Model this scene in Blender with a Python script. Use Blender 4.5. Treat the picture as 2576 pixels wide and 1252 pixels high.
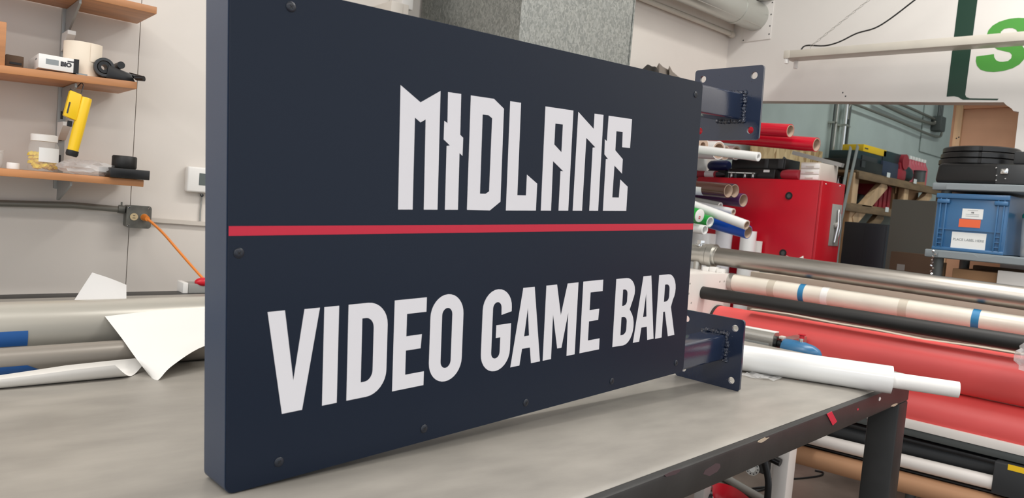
import bpy, bmesh, math, random
from mathutils import Vector as V, Matrix, geometry
random.seed(7)
sc = bpy.context.scene
for o in list(bpy.data.objects): bpy.data.objects.remove(o)
COL = sc.collection
# ------------------------------------------------------------------ camera
# World axes are the room's: +x runs along the long white wall, +y points at it, z is up. Metres.
F_PX, CX, CY = 1831.43, 1288.0, 626.0
CAM = V((0, 0, 1.28))
RX = V((0.7539473, -0.6513126, 0.0857629))      # camera right
RY = V((0.0279716, -0.0986041, -0.9947335))     # camera down
RZ = V((0.6563391, 0.7523756, -0.0561241))      # camera forward
cam_d = bpy.data.cameras.new('camera'); cam = bpy.data.objects.new('camera', cam_d); COL.objects.link(cam)
m = Matrix((RX, -RY, -RZ)).transposed().to_4x4(); m.translation = CAM
cam.matrix_world = m
cam_d.sensor_width = 36; cam_d.lens = F_PX / 2576 * 36; cam_d.clip_start = .02
cam_d.dof.use_dof = True; cam_d.dof.focus_distance = 1.55; cam_d.dof.aperture_fstop = 9
sc.camera = cam
# ------------------------------------------------------------------ world, lamps, exposure
w = bpy.data.worlds.new('daylight'); sc.world = w; w.use_nodes = True
bg = w.node_tree.nodes['Background']; bg.inputs[0].default_value = (.90, .95, 1.0, 1); bg.inputs[1].default_value = 1.0
def area(name, loc, size, power, rot=(0, 0, 0), col=(1, .975, .94)):
    d = bpy.data.lights.new(name, 'AREA'); d.shape = 'RECTANGLE'; d.size, d.size_y = size; d.energy = power; d.color = col
    o = bpy.data.objects.new(name, d); COL.objects.link(o); o.location = loc; o.rotation_euler = rot; return o
for lx, ly, sx_, sy_, pw in ((-.7, 1.0, 2.4, .3, 30), (2.2, 1.0, 1.8, .3, 26), (3.2, -.1, .3, 2.4, 36), (-2.3, .4, .3, 2.4, 30), (-1.6, -1.9, 2.4, .3, 30), (1.2, -1.9, 2.4, .3, 30), (4.4, -2.2, 2.4, .3, 24)): area('ceiling_tube_fill', (lx, ly, 3.6), (sx_, sy_), pw)  # unseen overhead tubes, several added as fill for the walls and sign
area('ceiling_tube_fill', (5.8, 1.2, 3.6), (2.4, .30), 26, col=(.9, 1, .97))  # unseen lamp added to lift the dark storage room
sc.view_settings.view_transform = 'Standard'; sc.view_settings.look = 'None'
sc.view_settings.gamma = 1; sc.view_settings.use_curve_mapping = False
sc.view_settings.exposure = 0.38
sc.cycles.use_denoising = True
sc.cycles.max_bounces = 10; sc.cycles.diffuse_bounces = 6; sc.cycles.glossy_bounces = 4; sc.cycles.transparent_max_bounces = 12
sc.cycles.sample_clamp_indirect = 6
# ------------------------------------------------------------------ geometry of view: a pixel of the photo -> a point on a plane of the room
def ray(px, py): return RX * ((px - CX) / F_PX) + RY * ((py - CY) / F_PX) + RZ
def atN(px, py, n, c):
    n = V(n); d = ray(px, py); return CAM + d * ((c - n.dot(CAM)) / n.dot(d))
def atX(px, py, x): return atN(px, py, (1, 0, 0), x)
def atY(px, py, y): return atN(px, py, (0, 1, 0), y)
def atZ(px, py, z): return atN(px, py, (0, 0, 1), z)
def depth(p): return (V(p) - CAM).dot(RZ)
class Frame:
    def __init__(s, o, yaw, tilt=0):
        s.o = V(o); c, n = math.cos(yaw), math.sin(yaw); ct, st = math.cos(tilt), math.sin(tilt)
        s.x = V((c * ct, n * ct, st)); s.z = V((-c * st, -n * st, ct)); s.y = s.z.cross(s.x)
    def __call__(s, a, b, c=0): return s.o + s.x * a + s.y * b + s.z * c
    def inv(s, p): d = V(p) - s.o; return V((d.dot(s.x), d.dot(s.y), d.dot(s.z)))
    def atx(s, px, py, a): return atN(px, py, s.x, s.x.dot(s.o) + a)
    def aty(s, px, py, b): return atN(px, py, s.y, s.y.dot(s.o) + b)
ROOM = Frame((0, 0, 0), 0)
TAB = Frame((0, 0, 0), math.radians(5.2))
LAM = Frame((0, 0, 0), math.radians(6.4))       # x = away from the table, y = along the rollers
SIGN = Frame((.3286, .8684, .8998), .05587, .0570)
# ------------------------------------------------------------------ materials
def lin(c):
    return tuple(((v / 255) / 12.92 if v / 255 <= .04045 else ((v / 255 + .055) / 1.055) ** 2.4) for v in c) + (1,)
def mat(name, col, rough=.5, metal=0, spec=.5, var=0, vscale=8, vstretch=(1, 1, 1), bump=0, bscale=60, coat=0, alpha=1, trans=0, col2=None, detail=4, sheen=0):
    mt = bpy.data.materials.new(name); mt.use_nodes = True; nt = mt.node_tree; b = nt.nodes['Principled BSDF']
    b.inputs['Base Color'].default_value = lin(col); b.inputs['Roughness'].default_value = rough; b.inputs['Metallic'].default_value = metal
    b.inputs['Specular IOR Level'].default_value = spec
    if coat: b.inputs['Coat Weight'].default_value = coat; b.inputs['Coat Roughness'].default_value = .12
    if alpha < 1: b.inputs['Alpha'].default_value = alpha
    if trans: b.inputs['Transmission Weight'].default_value = trans
    if var or bump:
        tc = nt.nodes.new('ShaderNodeTexCoord'); mp = nt.nodes.new('ShaderNodeMapping'); mp.inputs['Scale'].default_value = vstretch
        nt.links.new(tc.outputs['Object'], mp.inputs['Vector'])
    if var:
        nz = nt.nodes.new('ShaderNodeTexNoise'); nz.inputs['Scale'].default_value = vscale; nz.inputs['Detail'].default_value = detail
        nt.links.new(mp.outputs[0], nz.inputs['Vector'])
        rp = nt.nodes.new('ShaderNodeValToRGB'); rp.color_ramp.elements[0].position = .3; rp.color_ramp.elements[1].position = .7
        c2 = col2 or tuple(max(0, v * (1 - var)) for v in col)
        rp.color_ramp.elements[0].color = lin(c2); rp.color_ramp.elements[1].color = lin(tuple(min(255, v * (1 + var * .4)) for v in col))
        nt.links.new(nz.outputs['Fac'], rp.inputs[0]); nt.links.new(rp.outputs[0], b.inputs['Base Color'])
    if bump:
        n2 = nt.nodes.new('ShaderNodeTexNoise'); n2.inputs['Scale'].default_value = bscale; n2.inputs['Detail'].default_value = 3
        nt.links.new(mp.outputs[0], n2.inputs['Vector'])
        bp = nt.nodes.new('ShaderNodeBump'); bp.inputs['Strength'].default_value = bump; bp.inputs['Distance'].default_value = .01
        nt.links.new(n2.outputs['Fac'], bp.inputs['Height']); nt.links.new(bp.outputs[0], b.inputs['Normal'])
    return mt
def glow(name, col, s):
    mt = bpy.data.materials.new(name); mt.use_nodes = True; b = mt.node_tree.nodes['Principled BSDF']
    b.inputs['Emission Color'].default_value = lin(col); b.inputs['Emission Strength'].default_value = s; return mt
M = dict(
    wall=mat('white_wall_paint', (222, 215, 207), .6, spec=.3, var=.025, vscale=2.2, bump=.02, bscale=30),
    wallb=mat('white_partition_paint', (224, 220, 215), .55, spec=.3, var=.02, vscale=2, bump=.02, bscale=30),
    wallg=mat('grey_green_block_paint', (182, 192, 188), .7, spec=.2, var=.06, vscale=2.5),
    ceil=mat('ceiling_paint', (205, 203, 198), .8),
    floor=mat('brown_concrete', (128, 115, 106), .35, spec=.4, var=.2, vscale=3.5, detail=8),
    navy=mat('navy_satin_paint', (20, 30, 46), .34, spec=.22, bump=.035, bscale=900),
    navyb=mat('navy_gloss_paint', (26, 39, 64), .16, spec=.7, bump=.03, bscale=300, coat=.4),
    weld=mat('navy_painted_weld', (26, 37, 60), .08, spec=1.0, bump=.5, bscale=160, coat=.8),
    navy_lit=mat('navy_return_lit', (46, 60, 82), .38, spec=.5, bump=.03, bscale=900),  # same navy paint as the face, lightened to imitate reflected light on the returns
    screw=mat('dark_screw_paint', (22, 28, 40), .35),
    vinyl=mat('white_vinyl', (224, 222, 226), .38, spec=.4),
    red_vinyl=mat('red_vinyl', (196, 28, 56), .38, spec=.4),
    sheet=mat('grey_table_sheet', (154, 149, 141), .40, spec=.45, var=.10, vscale=4, vstretch=(1.6, 4, 1), detail=9, bump=.02, bscale=80),
    rail=mat('black_painted_steel', (40, 40, 39), .48, spec=.5, var=.2, vscale=14, bump=.03, bscale=60),
    rust=mat('bare_chipped_metal', (190, 172, 150), .5), purple_smudge=mat('purple_smudge', (74, 56, 60), .5), pinkred=mat('red_vinyl_scrap', (214, 40, 66), .4),
    film=mat('white_film_roll', (238, 238, 236), .22, spec=.5, coat=.4), core=mat('white_plastic_core', (236, 234, 230), .3),
    beige=mat('beige_cover', (196, 186, 170), .5), galv=None,
    wood=mat('shelf_wood', (190, 132, 86), .45, var=.12, vscale=6, vstretch=(.6, 5, 5), detail=6),
    lumber=mat('pine_lumber', (208, 172, 134), .6, var=.15, vscale=5, vstretch=(4, 4, .6), detail=6),
    lumberd=mat('old_brown_lumber', (128, 104, 77), .65, var=.2, vscale=6, vstretch=(1, 4, 4), detail=6),
    board=mat('brown_hardboard', (198, 152, 120), .6, var=.08, vscale=3), card=mat('cardboard', (170, 132, 96), .75, var=.08, vscale=5),
    carddark=mat('dark_cardboard', (94, 73, 55), .75, var=.1, vscale=4),
    osb=None, greym=mat('grey_bracket_metal', (158, 160, 158), .45, .3), whitem=mat('white_bracket_metal', (232, 230, 226), .45),
    white=mat('white_plastic', (234, 232, 228), .35), offwhite=mat('offwhite_plastic', (206, 198, 188), .45), cream=mat('cream_paper_roll', (240, 226, 206), .55),
    black=mat('black_plastic', (20, 20, 21), .32, spec=.5), blackm=mat('matte_black_rubber', (27, 26, 25), .5, var=.15, vscale=10), charcoal=mat('charcoal_plastic', (52, 54, 56), .4),
    yellow=mat('yellow_plastic', (240, 196, 28), .35), yellowb=mat('yellow_pieces', (236, 204, 40), .5), grey=mat('grey_plastic', (150, 150, 146), .5),
    conduit=mat('grey_conduit', (128, 126, 118), .4, .35), box=mat('grey_outlet_box', (112, 112, 106), .45, .4, var=.15, vscale=30), tan=mat('tan_receptacle', (206, 186, 146), .4),
    orange=mat('orange_cord', (232, 134, 46), .4), redp=mat('red_plastic', (206, 26, 44), .3), red=mat('red_cabinet_paint', (184, 16, 36), .28, spec=.5, var=.08, vscale=3),
    steel=mat('brushed_steel', (170, 165, 158), .36, 1, bump=.05, bscale=90, vstretch=(1, .05, 1), var=.1, vscale=30), steelc=mat('cast_aluminium', (196, 194, 188), .33, .9, bump=.05, bscale=200), chrome=mat('chrome', (220, 220, 220), .12, 1),
    foil=mat('satin_silver_film', (182, 178, 168), .3, .25, bump=.15, bscale=7, vstretch=(.25, 2, 2)), foild=mat('dull_silver_film', (150, 143, 134), .34, .25, bump=.12, bscale=6, vstretch=(.25, 2, 2)),
    paper=mat('glossy_white_paper', (236, 233, 228), .3, spec=.5), paperg=mat('grey_paper_back', (206, 204, 202), .5), bluetape=mat('blue_tape', (36, 92, 160), .5), bluetape2=mat('blue_tape_light', (40, 124, 172), .5),
    lamw=mat('white_machine_enamel', (232, 226, 220), .35), lamtube=mat('ivory_core_tube', (226, 218, 204), .35, var=.06, vscale=6, coat=.2), silic=mat('red_silicone_roller', (230, 90, 88), .42, spec=.5, var=.05, vscale=3),
    bluep=mat('blue_plastic', (50, 108, 150), .28, spec=.5), kraft=mat('kraft_paper', (188, 142, 106), .65), glass=mat('clear_plastic', (236, 238, 238), .12, alpha=.2), glass2=mat('cloudy_plastic', (226, 228, 226), .25, alpha=.45),
    wrap=mat('clear_wrap', (236, 236, 236), .15, alpha=.35, bump=.6, bscale=30), green=mat('green_vinyl', (74, 150, 58), .45), dgreen=mat('dark_green_vinyl', (20, 56, 42), .4), lime=mat('green_roll_vinyl', (34, 156, 62), .35),
    rollred=mat('red_roll_vinyl', (206, 20, 46), .25, coat=.2), brown=mat('brown_roll_vinyl', (78, 46, 36), .25, coat=.3), purple=mat('purple_roll_vinyl', (84, 44, 92), .3), navyv=mat('navy_roll_vinyl', (44, 44, 66), .3), blue=mat('blue_roll_vinyl', (18, 82, 190), .28), cardcore=mat('cardboard_core', (196, 172, 152), .7),
    resin=mat('grey_resin_shelf', (134, 142, 146), .45), crate=mat('blue_crate_plastic', (58, 106, 150), .3, spec=.5, coat=.2), label=mat('white_label', (232, 234, 232), .4), orangel=mat('orange_label', (232, 104, 62), .4), ink=mat('dark_ink', (60, 60, 64), .5), inkb=mat('black_ink', (24, 24, 26), .5), inkg=mat('grey_ink', (140, 146, 148), .5),
    teal=mat('teal_plastic', (62, 112, 112), .4), dteal=mat('dark_teal_plastic', (32, 52, 56), .4), pink=mat('pink_liquid_bottle', (196, 92, 104), .3), redd=mat('dull_red_plastic', (156, 38, 52), .4), greyboard=mat('grey_board', (98, 98, 91), .7), darkgrey=mat('dark_grey_metal', (86, 90, 89), .45, .3), logored=mat('logo_red', (190, 40, 56), .5),
    tealid=mat('green_lid', (40, 150, 130), .4), ivory=mat('ivory_enamel', (206, 200, 188), .4, spec=.4, var=.04, vscale=5), cloth=mat('brown_grey_cloth', (128, 119, 110), .8), screen=mat('lcd_screen', (92, 100, 98), .3),
    groove=mat('groove_shadow_filler', (176, 170, 162), .8),
)
def galv():
    mt = mat('galvanised_sheet', (150, 152, 150), .38, .75); nt = mt.node_tree; b = nt.nodes['Principled BSDF']
    tc = nt.nodes.new('ShaderNodeTexCoord'); mp = nt.nodes.new('ShaderNodeMapping'); mp.inputs['Scale'].default_value = (1, 1, .55)
    vo = nt.nodes.new('ShaderNodeTexVoronoi'); vo.inputs['Scale'].default_value = 190; nz = nt.nodes.new('ShaderNodeTexNoise'); nz.inputs['Scale'].default_value = 60; nz.inputs['Detail'].default_value = 5
    mx = nt.nodes.new('ShaderNodeMix'); mx.data_type = 'VECTOR'; mx.inputs[0].default_value = .03
    rp = nt.nodes.new('ShaderNodeValToRGB'); rp.color_ramp.elements[0].color = lin((122, 125, 122)); rp.color_ramp.elements[1].color = lin((154, 156, 152)); rp.color_ramp.elements[0].position = .15; rp.color_ramp.elements[1].position = .95
    L = nt.links.new
    L(tc.outputs['Object'], mp.inputs[0]); L(mp.outputs[0], nz.inputs['Vector']); L(mp.outputs[0], mx.inputs[4]); L(nz.outputs['Color'], mx.inputs[5]); L(mx.outputs[1], vo.inputs['Vector'])
    sp = nt.nodes.new('ShaderNodeSeparateColor'); L(vo.outputs['Color'], sp.inputs[0]); L(sp.outputs[0], rp.inputs[0]); L(rp.outputs[0], b.inputs['Base Color'])
    ma = nt.nodes.new('ShaderNodeMapRange'); ma.inputs[3].default_value = .28; ma.inputs[4].default_value = .55; L(sp.outputs[1], ma.inputs[0]); L(ma.outputs[0], b.inputs['Roughness'])
    return mt
M['galv'] = galv()
def osbmat():
    mt = mat('osb_board', (196, 166, 120), .7); nt = mt.node_tree; b = nt.nodes['Principled BSDF']
    tc = nt.nodes.new('ShaderNodeTexCoord'); vo = nt.nodes.new('ShaderNodeTexVoronoi'); vo.inputs['Scale'].default_value = 26
    mp = nt.nodes.new('ShaderNodeMapping'); mp.inputs['Scale'].default_value = (1, 1, .3)
    rp = nt.nodes.new('ShaderNodeValToRGB'); rp.color_ramp.elements[0].color = lin((160, 124, 80)); rp.color_ramp.elements[1].color = lin((218, 190, 144))
    sp = nt.nodes.new('ShaderNodeSeparateColor'); L = nt.links.new
    L(tc.outputs['Object'], mp.inputs[0]); L(mp.outputs[0], vo.inputs['Vector']); L(vo.outputs['Color'], sp.inputs[0]); L(sp.outputs[0], rp.inputs[0]); L(rp.outputs[0], b.inputs['Base Color'])
    return mt
M['osb'] = osbmat()
# ------------------------------------------------------------------ mesh builders
class G:
    def __init__(s): s.b = bmesh.new()
    def face(s, vs):
        try: return s.b.faces.new(vs)
        except ValueError: return None
    def hexa(s, p, bev=0, seg=2):            # 8 corners: bottom 0-3 ring, top 4-7 ring
        v = [s.b.verts.new(q) for q in p]
        fs = [s.face([v[i] for i in q]) for q in ((3, 2, 1, 0), (4, 5, 6, 7), (0, 1, 5, 4), (1, 2, 6, 5), (2, 3, 7, 6), (3, 0, 4, 7))]
        if bev:
            es = set(e for f in fs for e in f.edges)
            bmesh.ops.bevel(s.b, geom=list(es), offset=bev, segments=seg, affect='EDGES', profile=.5)
        return s
    def box(s, x0, x1, y0, y1, z0, z1, fr=ROOM, bev=0, seg=2):
        return s.hexa([fr(x0, y0, z0), fr(x1, y0, z0), fr(x1, y1, z0), fr(x0, y1, z0), fr(x0, y0, z1), fr(x1, y0, z1), fr(x1, y1, z1), fr(x0, y1, z1)], bev, seg)
    def bar(s, p0, p1, w, h, up=(0, 0, 1), bev=0):     # square bar between two points
        p0, p1 = V(p0), V(p1); d = (p1 - p0).normalized(); sd = d.cross(V(up)).normalized(); u = sd.cross(d)
        q = []
        for p in (p0, p1): q.append([p - sd * w / 2 - u * h / 2, p + sd * w / 2 - u * h / 2, p + sd * w / 2 + u * h / 2, p - sd * w / 2 + u * h / 2])
        a, c = q; return s.hexa([a[0], a[1], c[1], c[0], a[3], a[2], c[2], c[3]], bev)
    def ring(s, p, ax, r, seg, ref=None):
        ax = V(ax).normalized(); t = V((0, 0, 1)) if abs(ax.z) < .9 else V((1, 0, 0)); a = ax.cross(t).normalized(); c = ax.cross(a)
        return [s.b.verts.new(V(p) + (a * math.cos(2 * math.pi * i / seg) + c * math.sin(2 * math.pi * i / seg)) * r) for i in range(seg)]
    def skin(s, A, B):
        n = len(A)
        for i in range(n): s.face([A[i], A[(i + 1) % n], B[(i + 1) % n], B[i]])
    def cyl(s, p0, p1, r, r1=None, seg=24, caps=True):
        p0, p1 = V(p0), V(p1); r1 = r if r1 is None else r1; A = s.ring(p0, p1 - p0, r, seg); B = s.ring(p1, p1 - p0, r1, seg); s.skin(A, B)
        if caps: s.face(A[::-1]); s.face(B)
        return s
    def tube(s, p0, p1, ro, ri, seg=28):
        p0, p1 = V(p0), V(p1); ax = p1 - p0; A, B, C, D = s.ring(p0, ax, ro, seg), s.ring(p1, ax, ro, seg), s.ring(p1, ax, ri, seg), s.ring(p0, ax, ri, seg)
        s.skin(A, B); s.skin(B, C); s.skin(C, D); s.skin(D, A); return s
    def lathe(s, prof, o, ax=(0, 0, 1), seg=28):         # prof: (radius, height) list
        o, ax = V(o), V(ax).normalized(); prev = None
        for r, h in prof:
            cur = s.ring(o + ax * h, ax, max(r, 1e-4), seg)
            if prev: s.skin(prev, cur)
            else: s.face(cur[::-1])
            prev = cur
        s.face(prev); return s
    def sweep(s, pts, r, seg=10, caps=True, flat=None):
        pts = [V(p) for p in pts]; prev = None; n = len(pts)
        t0 = (pts[1] - pts[0]).normalized(); a = t0.cross(V((0, 0, 1)) if abs(t0.z) < .9 else V((1, 0, 0))).normalized()
        for i, p in enumerate(pts):
            t = (pts[min(i + 1, n - 1)] - pts[max(i - 1, 0)]).normalized(); a = (a - t * a.dot(t)).normalized(); c = t.cross(a)
            cur = [s.b.verts.new(p + a * math.cos(2 * math.pi * k / seg) * r + c * math.sin(2 * math.pi * k / seg) * (r if flat is None else flat)) for k in range(seg)]
            if prev: s.skin(prev, cur)
            elif caps: s.face(cur[::-1])
            prev = cur
        if caps: s.face(prev)
        return s
    def prism(s, loops, o, ux, uy, t):                    # 2-D loops (first = outline, rest = holes), extruded by vector t
        o, ux, uy, t = V(o), V(ux), V(uy), V(t)
        if not isinstance(loops[0][0], (list, tuple)): loops = [loops]
        tri = geometry.tessellate_polygon([[V((p[0], p[1], 0)) for p in l] for l in loops])
        flat = [p for l in loops for p in l]
        A = [s.b.verts.new(o + ux * p[0] + uy * p[1]) for p in flat]; B = [s.b.verts.new(o + ux * p[0] + uy * p[1] + t) for p in flat]
        for f in tri: s.face([A[i] for i in f]); s.face([B[i] for i in reversed(f)])
        k = 0
        for l in loops:
            n = len(l)
            for i in range(n): s.face([A[k + i], A[k + (i + 1) % n], B[k + (i + 1) % n], B[k + i]])
            k += n
        bmesh.ops.recalc_face_normals(s.b, faces=s.b.faces); return s
    def patch(s, P, th=.0006, nsub=1):                      # sheet through a grid of points, with thickness
        P = [[V(p) for p in r] for r in P]
        def cr(p0, p1, p2, p3, t): return .5 * ((2 * p1) + (p2 - p0) * t + (2 * p0 - 5 * p1 + 4 * p2 - p3) * t * t + (3 * p1 - p0 - 3 * p2 + p3) * t ** 3)
        def dense(row):
            out = []
            for i in range(len(row) - 1):
                p0 = row[i - 1] if i else row[0] * 2 - row[1]; p3 = row[i + 2] if i + 2 < len(row) else row[-1] * 2 - row[-2]
                for k in range(nsub): out.append(cr(p0, row[i], row[i + 1], p3, k / nsub))
            out.append(row[-1]); return out
        if nsub > 1:
            P = [dense(r) for r in P]; P = list(zip(*[dense(list(c)) for c in zip(*P)]))
        v = [[s.b.verts.new(p) for p in r] for r in P]; fs = []
        for i in range(len(v) - 1):
            for j in range(len(v[0]) - 1): fs.append(s.face([v[i][j], v[i + 1][j], v[i + 1][j + 1], v[i][j + 1]]))
        bmesh.ops.solidify(s.b, geom=[f for f in fs if f], thickness=th); return s
    def blob(s, c, r, sub=2, jit=0, seed=1):
        rr = random.Random(seed); res = bmesh.ops.create_icosphere(s.b, subdivisions=sub, radius=1)
        for v in res['verts']:
            k = 1 + jit * (rr.random() - .5); v.co = V((c[0] + v.co.x * r[0] * k, c[1] + v.co.y * r[1] * k, c[2] + v.co.z * r[2] * k))
        return s
def disc2(c, r, n=20): return [(c[0] + r * math.cos(2 * math.pi * i / n), c[1] + r * math.sin(2 * math.pi * i / n)) for i in range(n)]
def rrect(x0, x1, y0, y1, r, n=4):
    out = []
    for cx, cy, a in ((x1 - r, y0 + r, -90), (x1 - r, y1 - r, 0), (x0 + r, y1 - r, 90), (x0 + r, y0 + r, 180)):
        for i in range(n + 1):
            t = math.radians(a + 90 * i / n); out.append((cx + r * math.cos(t), cy + r * math.sin(t)))
    return out
ORG = {}
def tag(o, label=None, cat=None, group=None, kind=None):
    if label: o['label'] = label
    if cat: o['category'] = cat
    if group: o['group'] = group
    if kind: o['kind'] = kind
    return o
def thing(name, label, cat, loc, group=None):
    o = bpy.data.objects.new(name, None); COL.objects.link(o); o.location = V(loc); o.empty_display_size = .05; ORG[o.name] = V(loc)
    return tag(o, label, cat, group)
def add(name, g, m, parent=None, label=None, cat=None, group=None, kind=None, smooth=True):
    bm = g.b; bmesh.ops.remove_doubles(bm, verts=bm.verts, dist=1e-6); bmesh.ops.recalc_face_normals(bm, faces=bm.faces)
    if smooth:
        for f in bm.faces: f.smooth = True
        for e in bm.edges:
            if len(e.link_faces) == 2:
                if e.calc_face_angle(0) > math.radians(38): e.smooth = False
            else: e.smooth = False
    if parent: org = ORG[parent.name]
    else:
        xs = [v.co.x for v in bm.verts]; ys = [v.co.y for v in bm.verts]; zs = [v.co.z for v in bm.verts]
        org = V(((min(xs) + max(xs)) / 2, (min(ys) + max(ys)) / 2, min(zs)))
    for v in bm.verts: v.co -= org
    me = bpy.data.meshes.new(name); bm.to_mesh(me); bm.free()
    me.materials.append(M[m] if isinstance(m, str) else m)
    o = bpy.data.objects.new(name, me); COL.objects.link(o)
    if parent: o.parent = parent
    else: o.location = org
    ORG[o.name] = org
    return tag(o, label, cat, group, kind)
def struct(name, g, m, label, cat): return add(name, g, m, label=label, cat=cat, kind='structure')
def text(name, s, size, o, ux, uy, m, parent, bold=0, th=.0004, sx=1):
    c = bpy.data.curves.new('t', 'FONT'); c.body = s; c.size = size; c.offset = bold; c.align_x = 'CENTER'; c.align_y = 'CENTER'; c.resolution_u = 3
    t = bpy.data.objects.new('t', c); COL.objects.link(t); bpy.context.view_layer.update()
    me = bpy.data.meshes.new_from_object(t.evaluated_get(bpy.context.evaluated_depsgraph_get())); bpy.data.objects.remove(t)
    g = G(); g.b.from_mesh(me); ux, uy = V(ux).normalized(), V(uy).normalized(); n = ux.cross(uy)
    for v in g.b.verts: v.co = V(o) + ux * v.co.x * sx + uy * v.co.y + n * th
    for e in g.b.faces: e.normal_update()
    return add(name, g, m, parent, smooth=False)
# ================================================================== the room
WA, WB = 2.77, 4.12                 # planes of the long white wall and of the partition
struct('floor', G().box(-4, 8.86, -5, WA + .2, -.06, 0), 'floor', 'brown stained concrete floor under the table and machines', 'floor')
struct('ceiling', G().box(-4, 8.86, -5, WA + .2, 3.7, 3.78), 'ceil', 'pale ceiling above the workshop', 'ceiling')
seam = atY(340, 300, WA).x
wl = struct('wall_left', G().box(-4, WB, WA + .012, WA + .16, 0, 3.7), 'groove', 'long white panelled wall behind the shelves', 'wall')
add('wall_panel', G().box(-4, seam - .0012, WA, WA + .012, 0, 3.7), 'wall', wl)
add('wall_panel', G().box(seam + .0012, WB, WA, WA + .012, 0, 3.7), 'wall', wl)
struct('wall_back', G().box(WB, 8.7, WA, WA + .16, 0, 3.7), 'wallg', 'grey green wall of the storage room beyond the opening', 'wall')
struct('wall_end', G().box(8.7, 8.86, -5, WA + .16, 0, 3.7), 'wallg', 'dim end wall of the storage room', 'wall')
jag = [(2540, 470), (2552, 375), (2563, 281), (2549, 279), (2545, 273), (2531, 264), (2525, 257), (2385, 257), (2100, 255), (1915, 254)]
jp = [(lambda p: (p.y, p.z))(atX(a, b, WB)) for a, b in jag]
outl = [(WA, 3.7), (-2.2, 3.7), (-2.2, 0), (jp[0][0], 0)] + jp + [(WA, jp[-1][1] + .012)]
struct('wall_right', G().prism(outl, (WB, 0, 0), (0, 1, 0), (0, 0, 1), (.1, 0, 0)), 'wallb', 'white partition wall with a wide ragged opening into the storage room', 'wall')
# boxed trim and its pipe under the ceiling of the long wall
zt = atY(1768, 60, WA - .05).z
struct('trim_1', G().box(1.0, WB - .002, WA - .035, WA, zt + .03, zt + .17, bev=.004), 'wall', 'white boxed trim high on the long wall in the corner', 'trim')
t = thing('wall_pipe', 'thin white pipe running along the lower edge of the boxed trim', 'pipe', (2.6, WA - .03, zt))
add('pipe', G().cyl((1.0, WA - .035, zt + .012), (WB - .03, WA - .035, zt + .012), .014), 'ivory', t)
add('end_cap', G().cyl((WB - .05, WA - .035, zt + .012), (WB - .012, WA - .035, zt + .012), .020), 'ivory', t)
# ================================================================== the sign
S = SIGN; SL, SH, SD = 1.0057, .62, .067
sg = thing('blade_sign', 'large navy blue double bracket sign reading MIDLANE VIDEO GAME BAR, standing on the table', 'sign', S.o)
nb = -S.y                          # out of the face
g = G(); g.prism(rrect(0, SL, 0, SH, .011, 5), S(0, .0035, 0), S.x, S.z, S.y * (SD - .0035)); add('sign_cabinet', g, 'navy_lit', sg)
g = G(); g.prism(rrect(.0012, SL - .001, .001, SH - .001, .010, 5), S(0, .0030, 0), S.x, S.z, -S.y * .0030); add('face_panel', g, 'navy', sg, label='flat navy face panel')
def flat(name, loops, m, parent, lab=None, lift=.0, th=.0004):
    if not isinstance(loops[0][0], (list, tuple)): loops = [loops]
    loops = [[(x / 1000, y / 1000) for x, y in l] for l in loops]
    return add(name, G().prism(loops, S(0, -lift, 0), S.x, S.z, nb * th), m, parent, label=lab, smooth=False)
flat('red_stripe', [(1.5, 319), (1.5, 330.5), (1004, 323.5), (1004, 310.5)], 'red_vinyl', sg, 'thin red stripe between the two lines of lettering')
mid = dict(
    M=[[(242, 351), (240, 523), (275, 503), (310, 523), (312, 351), (287, 351), (285, 480), (276, 475), (266, 481), (267, 351)]],
    I=[[(324, 523), (349, 523), (350, 463), (356, 459), (356, 432), (350, 436), (351, 351), (326, 351), (325, 445), (331, 446), (319, 454), (319, 481), (325, 478)]],
    D=[[(368, 523), (415, 523), (437, 510), (438, 364), (416, 350), (369, 351)], [(393, 497), (405, 497), (413, 493), (413, 380), (406, 376), (394, 376)]],
    L=[[(450, 523), (474, 523), (475, 375), (495, 375), (495, 409), (520, 395), (520, 350), (451, 350)]],
    A=[[(531, 523), (601, 523), (601, 350), (576, 350), (576, 418), (583, 418), (556, 434), (557, 350), (532, 350)], [(557, 497), (576, 497), (576, 450), (557, 462)]],
    N=[[(614, 522), (658, 496), (658, 523), (683, 523), (683, 350), (658, 350), (658, 463), (665, 464), (639, 479), (638, 350), (613, 350)]],
    E=[[(698, 523), (768, 523), (767, 469), (743, 469), (742, 497), (723, 497), (723, 462), (747, 447), (747, 420), (723, 434), (722, 375), (742, 375), (743, 409), (767, 396), (767, 350), (697, 350), (697, 445), (703, 445), (692, 453), (691, 480), (697, 477)]])
for k, l in mid.items(): flat('letter', l, 'vinyl', sg, 'angular white letter %s' % k)
def arc(cx, cy, rx, ry, a0, a1, n=8): return [(cx + rx * math.cos(math.radians(a0 + (a1 - a0) * i / n)), cy + ry * math.sin(math.radians(a0 + (a1 - a0) * i / n))) for i in range(n + 1)]
def Dp(x0, x1, y0, y1, rx, ry): return [(x0, y0), (x0, y1)] + arc(x1 - rx, y1 - ry, rx, ry, 90, 0) + arc(x1 - rx, y0 + ry, rx, ry, 0, -90)
def Op(x0, x1, y0, y1, r): return arc((x0 + x1) / 2, y1 - r, (x1 - x0) / 2, r, 180, 0, 16) + arc((x0 + x1) / 2, y0 + r, (x1 - x0) / 2, r, 0, -180, 16)
B0, B1 = 89, 222
def Ep(x): return [(x, B0), (x, B1 - .5), (x + 57, B1 - .5), (x + 57, 200), (x + 22, 200), (x + 22, 167), (x + 50, 167), (x + 48.5, 146), (x + 22, 146), (x + 22, 110), (x + 56, 110), (x + 56, B0)]
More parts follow.
